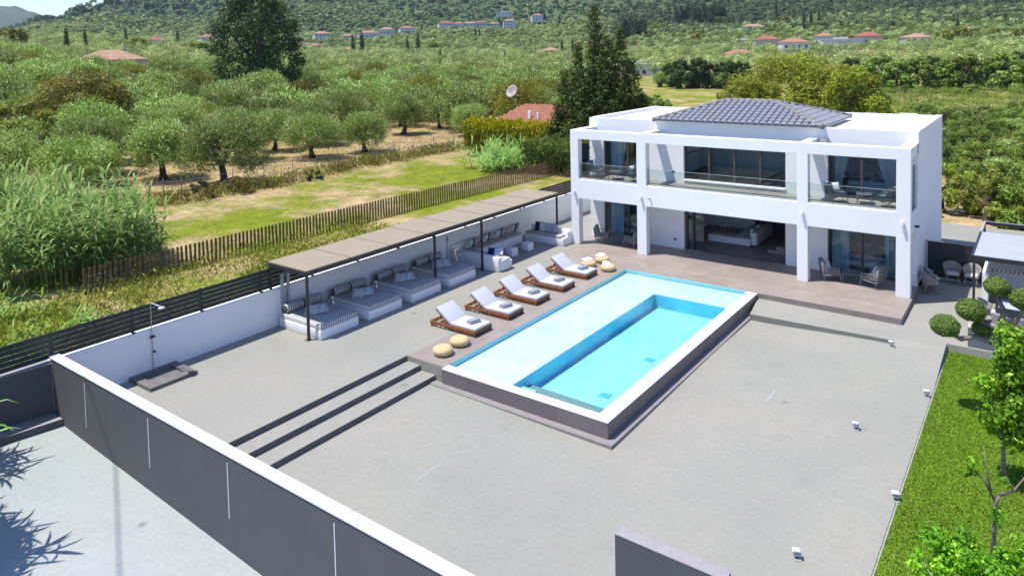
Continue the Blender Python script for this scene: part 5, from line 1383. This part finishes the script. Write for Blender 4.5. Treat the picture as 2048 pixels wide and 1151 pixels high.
for i, (x, y, hm_, nb, lab) in enumerate(((-29.6, 12.2, .7, 16, 'bright green strap leaved tuft just behind the slat fence'), (-30.6, 10.6, .5, 9, 'small strap leaved tuft on the slope left of the bright one'), (-28.0, 9.0, .4, 8, 'low tuft of arching leaves behind the corner of the slat fence'),
        (-33.6, 11.2, .9, 12, 'young cane shoot at the left edge on the weedy slope'), (-26.3, 8.4, .7, 8, 'green cane leaves hanging over the dark wall at the left edge'))):
    B_ = [(x + random.gauss(0, .35), y + random.gauss(0, .35), gz(x, y)) for _ in range(nb)]
    cane('cane_tuft', lab, B_, (x, y, gz(x, y)), hmin=hm_ * .4, hmax=hm_, nl=7, Lmin=.5, Lmax=.9, lean=.3, wid=.035)
# shading cane plants beside the driveway, just left of the picture
B_ = [(-22.5 + random.gauss(0, .25), 5.4 + random.gauss(0, .3), -.4) for _ in range(30)]
cane('driveway_cane', 'clump of cane by the dark wall whose feathery shadow falls at the lower left', B_, (-22.5, 5.4, -.4), hmin=3.2, hmax=4.6, nl=9, Lmin=.7, Lmax=1.2, lean=.7, wid=.035, t0=.66)
B_ = [(-19.6 + random.gauss(0, .8), 4.2 + random.gauss(0, .3), -.5) for _ in range(110)]
cane('driveway_cane', 'denser clump of cane beside the driveway just left of the picture', B_, (-19.6, 4.2, -.5), hmin=3.2, hmax=4.8, nl=12, Lmin=.6, Lmax=1.0, lean=.5, wid=.04, t0=.6)

# weeds and dry shrubs along the wire fence and the wild strip
def tuft_field(pts, h, n, L, mat, sp=.5):
    k = len(pts); idx = np.repeat(np.arange(k), n); P3 = np.array(pts)[idx]
    pos = P3 + np.stack([RNG.normal(0, sp, len(idx)), RNG.normal(0, sp, len(idx)), RNG.random(len(idx)) ** 1.2 * h], -1)
    nr = unit(RNG.normal(0, 1, (len(idx), 3)) + np.array([.2, -.2, .3])); Ls = L * RNG.uniform(.5, 1.4, len(idx))
    v = leaves(pos, nr, Ls, Ls * .22, np.array([0, 0, .9]) * np.ones((len(idx), 1)))
    return mesh_np('foliage', v, 4, mat, tint=np.clip(RNG.uniform(0, 1, k)[idx] * .7 + RNG.normal(.15, .15, len(idx)), 0, 1))
fence_pts = [(-55.4, 21.0), (-51.6, 25.6), (-49.9, 26.9), (-50.2, 31.0), (-49.4, 36.0), (-50.3, 41.5), (-50.9, 46.0), (-50.6, 51.0), (-50.2, 56.5), (-49.5, 62.0)]
def ipol(t):
    i = min(int(t), len(fence_pts) - 2); f_ = t - i; a, b = fence_pts[i], fence_pts[i + 1]; return (a[0] + (b[0] - a[0]) * f_, a[1] + (b[1] - a[1]) * f_)
W_ = []
for _ in range(240):
    x, y = ipol(random.uniform(1.2, 8.8)); x += random.gauss(-.3, .55); y += random.gauss(0, .5); W_.append((x, y, gz(x, y)))
struct('fence_weeds', tuft_field(W_, .9, 34, .34, weed_m), weed_m, kind='stuff', label='reddish and green weeds grown along the wire fence')
for i, (x, y, s_, lab) in enumerate(((-50.6, 29.2, .55, 'dark reddish bramble bush at the foot of the bushy olive tree'), (-49.6, 31.8, .55, 'dark bramble bush right of the bushy olive trunk'), (-49.2, 38.3, .40, 'low reddish bush on the wire fence in mid meadow'), (-52.2, 47.0, .45, 'low bush under the leaning olive by the fence'))):
    tree_obj('bramble_bush', lab, 'shrub', (x, y, -.5), None, blob_tree(10, 2.2, 2.2, .1, 3600, .22, .10, weed_m if i % 2 else dark_m, 60 + i, 'dome', shell=.3)[1], i, s_)
S_ = [(random.uniform(-34.5, -24.5), random.uniform(4, 30), 0) for _ in range(420)]; S_ = [(x, y, gz(x, y)) for x, y, _ in S_]
struct('wild_verge', tuft_field(S_, .55, 60, .22, verge_m, .55), verge_m, kind='stuff', label='weedy undergrowth on the strip between picket fence and slat fence')
S_ = [(x, y, gz(x, y)) for x, y in zip(RNG.uniform(-50, -34.6, 1500), RNG.uniform(14, 60, 1500))]
mgrass = leafmat('meadow_blade', [(0, (.22, .16, .07)), (.4, (.24, .22, .06)), (.7, (.15, .21, .025)), (1, (.19, .27, .03))], .25, g=1.05, b_=.85)
struct('meadow_grass', tuft_field(S_, .05, 12, .10, mgrass, .4), mgrass, kind='stuff', label='short patchy grass of the meadow')
S_ = [(x, y, gz(x, y)) for x, y in zip(RNG.uniform(-75, -50, 1500), RNG.uniform(18, 75, 1500))]
sgrass = leafmat('straw_blade', [(0, (.24, .16, .07)), (.6, (.36, .26, .13)), (.85, (.42, .33, .19)), (1, (.16, .19, .05))], .2, g=1.0, b_=.95)
struct('straw_grass', tuft_field(S_, .16, 12, .22, sgrass, .4), sgrass, kind='stuff', label='dry straw between the olive trees')

# picket fence
pk = thing('picket_fence', 'weathered brown picket fence along the near side of the meadow', 'fence', (-34.4, 32, -.5))
mb = MB(); y = 14.2; k = 0; rail = []
while y < 52.5:
    x = -34.0 - .25 * math.sin((y - 12) / 40 * PI) + (y - 18) * .030 - .3; z = gz(x, y)
    if k % 6 == 0: rail.append((x + .05, y, z + .82))
    mb.obox((x, y, z + .55), (.05, .105, 1.2), Matrix.Rotation(random.uniform(-.05, .05), 3, 'X')); mb.lathe([(.055, 0), (.0, .07)], (x, y, z + 1.14), 6)
    y += .225; k += 1
part('pickets', mb, picketm, pk)
part('wires', MB().tube(rail, .012, 4).tube([(a, b, c - .45) for a, b, c in rail], .012, 4), wirem, pk)
# wire fence beyond the meadow
wf = thing('wire_fence', 'sagging wire fence on thin grey posts between meadow and olive grove', 'fence', (-50.5, 40, -.5))
wp = []
for t in np.arange(0.6, 8.9, .5):
    x, y = ipol(t); z = gz(x, y); wp.append((x, y, z)); part('post', MB().tube([(x, y, z - .2), (x + random.uniform(-.05, .05), y, z + 1.9)], .032, 6), postm, wf)
part('wires', MB().tube([(x, y, z + 1.6) for x, y, z in wp], .012, 4).tube([(x, y, z + 1.0) for x, y, z in wp], .012, 4).tube([(x, y, z + .4) for x, y, z in wp], .012, 4), wirem, wf)
single('pale_beam', MB().tube([(-52.8, 27.6, -.35), (-54.6, 34.6, -.05)], .06, 6), postm, 'pale fallen pole lying on the straw behind the wire fence', 'pole', (-53.5, 31, -.4))

# ================================================================== GARDEN TREES AT THE RIGHT
t = thing('cloud_pruned_tree', 'cloud pruned tree with round leafy pads on bare twisting limbs at the right', 'tree', (-.55, 23.95, -.47))
tr = MB(); pads = [(-2.33, 23.6, 1.92, .37), (-1.72, 23.8, 2.43, .37), (-1.12, 23.75, 3.22, .31), (-.48, 23.6, 3.02, .36), (-1.45, 23.9, 1.92, .26), (-.15, 24.2, 2.4, .36)]
limb(tr, (-.55, 23.95, -.6), (-.75, 23.85, 1.3), .13, .11, .10); limb(tr, (-.75, 23.85, 1.3), (-1.02, 23.8, 2.2), .10, .09, .10)
tr.tube([(-1.02, 23.8, 2.2), (-.95, 23.78, 2.55), (-1.16, 23.75, 3.05)], [.09, .075, .05], 8)
tr.tube([(-.78, 23.85, 1.35), (-1.2, 23.8, 1.62), (-1.62, 23.7, 1.72), (-1.95, 23.65, 1.60), (-2.1, 23.62, 1.66), (-2.3, 23.6, 1.85)], [.09, .075, .07, .075, .05, .03], 8)
tr.tube([(-1.0, 23.8, 2.0), (-1.4, 23.8, 2.1), (-1.72, 23.8, 2.35)], [.06, .05, .03], 7); tr.tube([(-.9, 23.8, 1.8), (-.6, 23.7, 2.5), (-.48, 23.6, 2.9)], [.06, .05, .03], 7)
tr.tube([(-1.2, 23.8, 1.62), (-1.42, 23.88, 1.85)], [.04, .025], 6); tr.tube([(-.7, 23.9, 1.2), (-.3, 24.1, 1.9), (-.15, 24.2, 2.3)], [.06, .05, .03], 7)
part('trunk', tr, barkgrey, t)
for i, (x, y, z, r) in enumerate(pads):
    me = leafmesh('leaf_pad', [(x + .55, y - 23.95, z + .47, r, r, r * .80)], 4600, .055, .028, bonsai_m, shell=.82, up=.2, jit=.4, rough=.25)
    part('leaf_pad', me, None, t)
def citrus(name, label, base, clumps, n, L, limbs):
    t = thing(name, label, 'tree', base); tr = MB()
    for pts, r0, r1 in limbs:
        k = len(pts); tr.tube([(p[0] - base[0], p[1] - base[1], p[2] - base[2]) for p in pts], [r0 + (r1 - r0) * i / (k - 1) for i in range(k)], 7)
    part('trunk', tr, barkgrey, t, world=False)
    cl = [(c[0] - base[0], c[1] - base[1], c[2] - base[2], c[3], c[3], c[3] * 1.05) for c in clumps]
    part('crown', leafmesh('crown', cl, n, L, L * .55, citrus_m, shell=.2, up=.5, jit=.6), None, t)
    return t
random.seed(33)
cl = []
for i in range(26):
    tt = i / 25; a = i * 2.4; rr = .55 * (1 - .3 * abs(tt - .5)) * random.uniform(.2, 1)
    cl.append((-.62 + rr * 1.15 * math.cos(a), 20.35 + rr * math.sin(a), 0.62 + 2.55 * tt, random.uniform(.22, .36)))
citrus('leafy_tree', 'young bright green leafy tree on a thin trunk on the lawn at the right edge', (-.77, 20.35, -.47), cl, 7600, .115,
       [([(-.77, 20.35, -.6), (-.80, 20.35, .5), (-.72, 20.35, 1.4), (-.70, 20.35, 2.2), (-.65, 20.35, 3.0)], .055, .02), ([(-.79, 20.35, .5), (-1.0, 20.3, 1.1), (-.95, 20.3, 1.7)], .025, .012), ([(-.76, 20.35, .8), (-.45, 20.3, 1.3), (-.5, 20.3, 1.9)], .022, .012)])
cl = [(-1.12, 16.6, 1.62, .16), (-.72, 16.9, .55, .16), (-.62, 16.9, 1.35, .10), (-1.2, 16.6, 1.45, .12)]
citrus('bare_sapling', 'pruned sapling with few leaves and bare pale branches below the leafy tree', (-.82, 17.1, -.47), cl, 150, .12,
       [([(-.82, 17.1, -.6), (-.80, 17.1, .1), (-.78, 17.05, .7), (-.70, 17.0, .95)], .05, .035), ([(-.78, 17.05, .75), (-.95, 16.95, 1.15), (-1.12, 16.8, 1.42)], .03, .014), ([(-.85, 17.0, .95), (-.92, 16.9, 1.4), (-.98, 16.9, 1.9)], .02, .008), ([(-.72, 17.0, .95), (-.48, 16.9, 1.15), (-.30, 16.9, 1.5)], .032, .012), ([(-.48, 16.9, 1.15), (-.60, 16.8, 1.45)], .018, .008)])
cl = []
for i in range(30):
    a = i * 2.4; rr = 1.1 * math.sqrt((i + .5) / 30); cl.append((-.72 + rr * math.cos(a), 14.2 + rr * .6 * math.sin(a), .50 + .85 * random.random() + .25 * (1 - rr), random.uniform(.16, .26)))
citrus('leafy_shrub', 'bright green leafy shrub in the lower right corner of the picture', (-.8, 13.9, -.47), cl, 4200, .10,
       [([(-.8, 13.9, -.6), (-.82, 13.9, .1), (-.85, 13.9, .9)], .05, .02)] + [([(-.82, 13.9, .05 + .06 * i), (-.85 + .5 * math.cos(i * 2.4), 13.9 + .3 * math.sin(i * 2.4), .6), (-.85 + .85 * math.cos(i * 2.4), 13.9 + .5 * math.sin(i * 2.4), 1.1)], .025, .008) for i in range(6)])
wp_l = ['small weed with pale leaves on the courtyard side of the white coping near the shower', 'tiny yellow flowering weed by the shower tray corner', 'tiny weed behind the white coping in the middle of its length', 'small weed behind the white coping next to the steps']
for i, (x, y) in enumerate(((-21.95, 8.9), (-20.9, 8.95), (-19.4, 8.85), (-17.2, 8.9))):
    me = tuft_field([(0, 0, 0)], .5, 40, .16, weed_m if i % 2 else citrus_m, .14)
    single('weed', me, None, wp_l[i], 'plant', (x, y, 0), world=False)

# ================================================================== NEIGHBOUR AND VILLAGE HOUSES
def hip(mb, x0, x1, y0, y1, z, h, ov=.5, ridge=None):
    x0 -= ov; x1 += ov; y0 -= ov; y1 += ov; m_ = min(x1 - x0, y1 - y0) / 2
    if x1 - x0 >= y1 - y0: a, b = (x0 + m_, (y0 + y1) / 2, z + h), (x1 - m_, (y0 + y1) / 2, z + h)
    else: a, b = ((x0 + x1) / 2, y0 + m_, z + h), ((x0 + x1) / 2, y1 - m_, z + h)
    P_ = [(x0, y0, z), (x1, y0, z), (x1, y1, z), (x0, y1, z), a, b]
    fs = [(0, 1, 5, 4), (1, 2, 5), (2, 3, 4, 5), (3, 0, 4), (3, 2, 1, 0)] if x1 - x0 >= y1 - y0 else [(0, 1, 4), (1, 2, 5, 4), (2, 3, 5), (3, 0, 4, 5), (3, 2, 1, 0)]
    mb.add(P_, fs); return mb
nh = thing('neighbour_house', 'low house with a terracotta tiled roof left of the tall conifer', 'house', (-43, 63.5, -.5))
part('wall', MB().box(-46.9, -38.6, 60.8, 66.8, -.8, 2.5), M('cream_wall', (.52, .46, .36), (.58, .52, .42), scale=1), nh)
rt = MB()
slope_tiles(rt, (-47.5, 60.2, 2.45), (-38.0, 60.2, 2.45), (-40.2, 63.8, 4.15), (-45.6, 63.8, 4.15), .30, .40)
slope_tiles(rt, (-38.0, 67.4, 2.45), (-47.5, 67.4, 2.45), (-45.6, 63.8, 4.15), (-40.2, 63.8, 4.15), .5, .6)
rt.add([(-47.5, 60.2, 2.45), (-45.6, 63.8, 4.15), (-47.5, 67.4, 2.45)], [(0, 1, 2)]).add([(-38.0, 60.2, 2.45), (-38.0, 67.4, 2.45), (-40.2, 63.8, 4.15)], [(0, 1, 2)])
part('roof', rt, terracotta, nh)
part('chimney', MB().box(-43.3, -43.0, 61.0, 61.3, 2.7, 3.75), white, nh)
part('chimney', MB().box(-42.2, -42.0, 61.0, 61.2, 2.7, 3.6), white, nh)
sd_ = thing('satellite_dish', 'big grey satellite dish on a mast above the terracotta roof', 'satellite dish', (-47.6, 64.2, 2.4))
part('mast', MB().tube([(-47.9, 64.8, 1.0), (-47.9, 64.8, 5.3)], .05, 8), wirem, sd_)
R = Vector((-.05, -.78, .42)).to_track_quat('Z', 'Y').to_matrix()
dm = MB().lathe([(.02, 0), (.35, .05), (.62, .17), (.74, .26), (.75, .28), (.6, .20), (.34, .08), (.02, .03)], n=24); dm.v = [tuple(R @ Vector(p) + Vector((-47.9, 64.7, 5.35))) for p in dm.v]
part('dish', dm, M('dish_grey', (.30, .26, .26), (.36, .32, .32), rough=.6), sd_)
part('feed_arm', MB().tube([(-47.9, 64.7, 5.1), tuple(R @ Vector((.1, 0, 1.1)) + Vector((-47.9, 64.7, 5.35)))], .03, 6), wirem, sd_)
random.seed(44)
hw = M('village_wall_white', (.50, .49, .46), (.58, .57, .54), scale=.3, rough=.9); hc_ = M('village_wall_cream', (.42, .36, .28), (.50, .43, .35), scale=.3, rough=.9)
rfm = [M('village_roof_red', (.24, .075, .05), (.31, .12, .08), scale=1.2, rough=.9), M('village_roof_orange', (.28, .125, .078), (.36, .185, .125), scale=1.2, rough=.9), terrapale]
win_m = M('village_window', (.03, .035, .045), (.06, .065, .075), rough=.3)
def house(u, dist, wd, dp, ht, roof, wallm, label, two=False, rot=None, dz=0, rh=1.7):
    x, y, z = at_u(u, dist); z += dz - (.9 if u == 221 else .5)
    az = math.atan2(x, y); t = thing('village_house', label, 'house', (x, y, z), -az + (rot if rot is not None else random.uniform(-.5, .5)))
    part('wall', MB().box(-wd / 2, wd / 2, -dp / 2, dp / 2, -2, ht), wallm, t, world=False)
    if roof is None:
        part('roof', MB().box(-wd / 2 - .3, wd / 2 + .3, -dp / 2 - .3, dp / 2 + .3, ht, ht + .3).box(-wd * .2, wd * .15, -dp * .2, dp * .2, ht + .3, ht + 1.3), M('flat_roof_grey', (.45, .43, .42), (.52, .5, .49), scale=1), t, world=False)
    else:
        r_ = part('roof', hip(MB(), -wd / 2, wd / 2, -dp / 2, dp / 2, ht, rh), roof, t, world=False)
        part('chimney', MB().box(wd * .2, wd * .2 + .7, -.35, .35, ht + .3, ht + rh + .9), wallm, r_, world=False)
    nw = max(2, int(wd / 3)); fl = [(1.0, 2.3)] + ([(3.9, 5.2)] if two else [])
    for (z0, z1) in fl:
        if z1 > ht: continue
        for k in range(nw):
            xx = -wd / 2 + wd * (k + .5) / nw; part('window', MB().box(xx - .55, xx + .55, -dp / 2 - .03, -dp / 2 + .1, z0, z1), win_m, t, world=False)
        part('window', MB().box(wd / 2 - .1, wd / 2 + .03, -.6, .6, z0, z1), win_m, t, world=False)
    return t
V_ = [(221, 194, 13.5, 10, 4.3, terrapale, hc_, 'pale terracotta hip roof with chimney sunk in the olives at the left', False, .12, 0, 2.3),
      (313, 430, 10.5, 9, 3.6, rfm[0], hw, 'small white house with red roof right of the pale roofed house, under the left hill', False, .1, 1.5, 1.8),
      (344, 440, 5, 5, 2.2, rfm[2], hc_, 'tiny pale hut beside the small white house under the left hill', False, 0, 1.5, 1.0),
      (420, 470, 11, 9, 6.0, rfm[1], hw, 'white two storey house just left of the very tall dark tree', True, .2, 2, 1.8),
      (600, 520, 12, 9, 4.2, rfm[2], hc_, 'pale house just right of the very tall dark tree', False, .1, 2, 1.6), (632, 520, 9, 8, 4.0, rfm[1], hw, 'white cottage second to the right of the very tall dark tree', False, 0, 2, 1.6),
      (644, 600, 12, 9, 6.2, rfm[2], hw, 'white two storey house above the cottages right of the very tall tree', True, .2, 3, 1.7), (688, 480, 15, 8, 3.4, rfm[2], hc_, 'long low pale roof beside the two dark cypresses', False, .05, 1, 1.6),
      (697, 640, 11, 9, 5.0, rfm[2], hc_, 'pale house in the middle of the left village row', False, .3, 3, 1.7), (738, 650, 18, 11, 7.5, rfm[1], hw, 'largest white house of the left village row', True, .1, 2, 2.2), (775, 680, 14, 10, 7.5, rfm[2], hw, 'tall white house right of the largest one in the village', True, -.1, 3, 1.9),
      (815, 690, 14, 10, 5.5, rfm[1], hw, 'house with orange roof at the right end of the left village row', False, .2, 4, 1.8), (893, 760, 16, 10, 6.5, rfm[0], hw, 'red roofed house leading the upper village row', True, .2, 4, 2.0), (918, 770, 11, 9, 5.5, rfm[1], hw, 'orange roofed house second in the upper village row', False, 0, 5, 1.8),
      (940, 780, 13, 9, 6.5, rfm[2], hw, 'pale roofed house third in the upper village row', True, .1, 5, 1.8), (962, 790, 14, 10, 7.0, rfm[0], hw, 'white house with red roof in the centre of the upper row', True, -.2, 6, 1.9), (990, 800, 12, 9, 6.0, rfm[1], hw, 'orange roofed white house right of centre in the upper row', True, 0, 7, 1.8),
      (1020, 830, 14, 9, 6.0, rfm[2], hw, 'pale roofed house at the right end of the upper row', True, .1, 8, 1.8), (1075, 850, 13, 9, 6.0, rfm[1], hw, 'lone house high on the slope left of the tall conifer', True, .2, 10, 1.8), (1010, 900, 20, 8, 3.5, None, hw, 'long white flat roofed building on the hillside above the village', False, 0, 14, 0),
      (860, 420, 12, 8, 3.0, rfm[2], hc_, 'low pale roof half hidden among olives in mid valley', False, 0, 0, 1.5), (986, 215, 10, 7, 2.2, None, hw, 'low white ruin like building in the middle of the grove', False, .1, 0, 0), (1100, 440, 11, 9, 4.5, rfm[2], hc_, 'pinkish house left behind the tall conifer', False, .1, 1, 1.8),
      (1273, 250, 14, 9, 4.0, None, hw, 'white flat roofed bungalow right of the tall conifer', False, .15, 0, 0), (1322, 470, 8, 7, 2.6, rfm[2], hc_, 'small pale hut on the slope right of the bungalow', False, 0, 1, 1.2), (1505, 560, 16, 9, 4.0, rfm[2], hw, 'pale roofed villa highest of the right hamlet', False, .1, 1, 1.8),
      (1533, 440, 14, 10, 5.0, rfm[0], hc_, 'red roofed house with red walls in the right hamlet', True, .2, 2, 2.0), (1478, 345, 13, 9, 3.6, rfm[1], hw, 'white house with broad orange roof at the left of the right hamlet', False, .1, 0, 2.0), (1587, 370, 12, 10, 6.6, rfm[1], hw, 'white two storey house with orange roof before the long shed', True, .25, 0, 2.0),
      (1490, 480, 16, 5, 2.6, None, hw, 'long low white wall like shed left of the red house', False, 0, 1, 0), (1683, 400, 18, 12, 5.5, None, hw, 'long white shed in the middle of the right hamlet', False, .1, 1, 0), (1735, 430, 12, 9, 4.6, rfm[0], hc_, 'red roofed house right of the long shed', False, .2, 3, 2.2),
      (1648, 450, 10, 8, 5.0, rfm[1], hw, 'small orange roofed house behind the long shed', False, -.1, 3, 1.7), (1722, 330, 11, 8, 2.6, rfm[1], hw, 'low orange roof in front of the long shed', False, .1, 0, 1.5), (1832, 430, 12.5, 10, 6.0, rfm[2], hw, 'white two storey house with pale roof standing alone at the right', True, .25, .5, 1.9), (1938, 520, 6, 6, 3.0, rfm[1], hc_, 'tiny orange roofed hut among trees at the far right', False, 0, 1, 1.4)]
for a in V_: house(*a)
# cypresses and other dark trees of the valley
random.seed(3)
def cypress_mesh(n=900):
    cl = [(random.uniform(-.2, .2), random.uniform(-.2, .2), .6 + 9.6 * i / 16, (.25 + 1.0 * math.sin(min(1, (i + 2) / 9) * PI / 2) * (1 - (i / 17) ** 2.2)),) * 1 for i in range(17)]
    cl = [(a, b, c, r, r, r * 1.1) for a, b, c, r in cl]
    return leafmesh('crown', cl, n, .8, .3, hillpine_m, shell=.4, up=.9)
CY = cypress_mesh(); CT = MB().tube([(0, 0, -1), (0, 0, 6)], [.25, .1], 6).mesh('trunk', bark)
cyl = [(706, 470, 1.35), (724, 470, 1.55), (135, 300, 1.0), (172, 330, 1.0), (254, 420, .9), (357, 440, 1.05), (815, 450, 1.25), (836, 450, 1.5), (760, 700, 1.2), (845, 700, 1.1), (952, 640, 1.3), (960, 655, 1.1), (1062, 560, .9), (1124, 470, 1.05), (1145, 480, 1.0), (1000, 840, 1.6), (1010, 845, 1.4), (1022, 850, 1.7), (1080, 860, 1.7), (1090, 870, 1.8),
       (1608, 560, 1.3), (1622, 560, 1.3), (1638, 580, 1.2), (1915, 500, 1.2), (1552, 700, 1.5), (1468, 620, 1.2), (2012, 800, 2.0), (1120, 820, 1.4), (1010, 300, .7), (880, 310, .7)]
for i, (u, d_, s_) in enumerate(cyl):
    tree_obj('cypress_tree', 'slim dark cypress standing among the far groves', 'tree', at_u(u, d_), CT, CY, u, (s_ * .9, s_ * .9, s_), 'cypresses of the valley')
for k in range(26):
    u = 1352 + k * 3.9 + random.uniform(-2, 2); tree_obj('cypress_tree', 'dark conifer in the dense clump on the slope above the right hamlet', 'tree', at_u(u, 690 + random.uniform(-14, 14)), CT, CY, k, (1.9, 1.9, random.uniform(1.3, 1.8)), 'conifer clump on the right slope')
for k in range(14):
    u = 1245 + k * 3.6 + random.uniform(-2, 2); tree_obj('cypress_tree', 'dark conifer in the stand right behind the tall ragged conifer', 'tree', at_u(u, 560 + random.uniform(-14, 14)), CT, CY, k, (1.6, 1.6, random.uniform(1.3, 2.0)), 'conifer stand behind the tall conifer')
for k in range(24):
    u = 1900 + k * 7 + random.uniform(-3, 3); tree_obj('cypress_tree', 'dark conifer in the wood at the top right of the hill', 'tree', at_u(u, 860 + random.uniform(-20, 20)), CT, CY, k, (2.2, 2.2, random.uniform(1.5, 2.3)), 'conifer wood at the top right')
tr_, cr_ = blob_tree(12, 5.0, 6.5, 1.5, 1600, 1.1, .5, pine_m, 77, 'dome')
for u, d_, s_, lab in ((1306, 600, 1.2, 'yellow green pine on the slope above the bungalow'), (1320, 640, 1.2, 'yellow green pine above the other on the slope'), (1397, 500, 1.1, 'broad pine left of the right hamlet'), (1700, 460, 1.0, 'yellow green pine behind the long shed'), (1890, 455, 1.2, 'broad pine right of the lone white house'), (1925, 470, 1.3, 'larger broad pine right of the lone white house'), (1990, 480, 1.0, 'round pine toward the right edge'), (2040, 480, 1.0, 'round pine at the right edge'), (1565, 600, 1.2, 'pine above the red roofed house'),
                       (400, 350, 1.0, 'round pine left of the very tall dark tree'), (870, 500, 1.2, 'broad dark pine in mid valley'), (20, 330, 1.3, 'umbrella pine on the skyline at the far left'), (280, 380, 1.0, 'yellow green pine under the left hill')):
    tree_obj('valley_pine', lab, 'tree', at_u(u, d_), tr_, cr_, u, s_)
for u, d_, h_ in ((1070, 330, 9), (955, 340, 9), (735, 360, 9), (1690, 300, 8), (640, 400, 8), (1480, 300, 8)):
    x, y, z = at_u(u, d_)
    t = thing('utility_pole', 'thin utility pole rising from the far groves', 'pole', (x, y, z), 0, 'utility poles of the valley'); part('pole', MB().tube([(x, y, z), (x, y, z + h_)], [.16, .10], 6), postm, t); part('crossarm', MB().box(x - .8, x + .8, y - .05, y + .05, z + h_ - .6, z + h_ - .48), postm, t)
# wire over the driveway, seen only by its shadow
t = thing('overhead_cable', 'thin overhead cable whose faint shadow crosses the driveway and the dark wall', 'cable', (-30, 7.6, -.6))
part('cable', MB().tube([(-29.9, 8.35, 13.9), (-23.6, 4.95, 13.6), (-19.2, 2.95, 13.5), (-10, -1.2, 13.7)], .022, 6), black, t)
part('pole', MB().tube([(-30, 8.4, -.8), (-30, 8.4, 14.4)], [.16, .11], 8), postm, t)
# palms by the cypresses
for u, d_, lab in ((744, 430, 'small palm tree right of the two dark cypresses, the left one'), (764, 425, 'small palm tree right of the two dark cypresses, the right one')):
    x, y, z = at_u(u, d_); t = thing('palm_tree', lab, 'tree', (x, y, z)); part('trunk', MB().tube([(x, y, z - .5), (x, y, z + 5)], [.35, .28], 8), bark, t)
    vs = []
    for k in range(22):
        a = k * 2.4; L = 2.6; e = random.uniform(-.1, .9)
        for q in range(3):
            r0, r1 = q / 3, (q + 1) / 3; f_ = lambda r: (x + math.cos(a) * L * r, y + math.sin(a) * L * r, z + 5 + L * (e * r - .9 * r * r)); A, B = f_(r0), f_(r1); px, py = -math.sin(a) * .3, math.cos(a) * .3
            vs += [(A[0] - px, A[1] - py, A[2]), (A[0] + px, A[1] + py, A[2]), (B[0] + px, B[1] + py, B[2] - .15), (B[0] - px, B[1] - py, B[2] - .15)]
    part('fronds', mesh_np('fronds', np.array(vs) - np.array((x, y, z)), 4, hill_m, tint=np.full(len(vs) // 4, .6)), None, t)

# ================================================================== AIR
if HAZE > 0:
    m = bpy.data.materials.new('haze_air'); m.use_nodes = True; n_ = m.node_tree.nodes; n_.remove(n_['Principled BSDF'])
    pv = n_.new('ShaderNodeVolumePrincipled'); pv.inputs['Color'].default_value = (.62, .80, 1.0, 1); pv.inputs['Density'].default_value = HAZE; pv.inputs['Anisotropy'].default_value = .2
    m.node_tree.links.new(pv.outputs[0], n_['Material Output'].inputs['Volume'])
    struct('haze', MB().box(-6500, 4500, -4000, 7000, -12, 430), m, kind='stuff', label='thin blue summer haze over the valley')
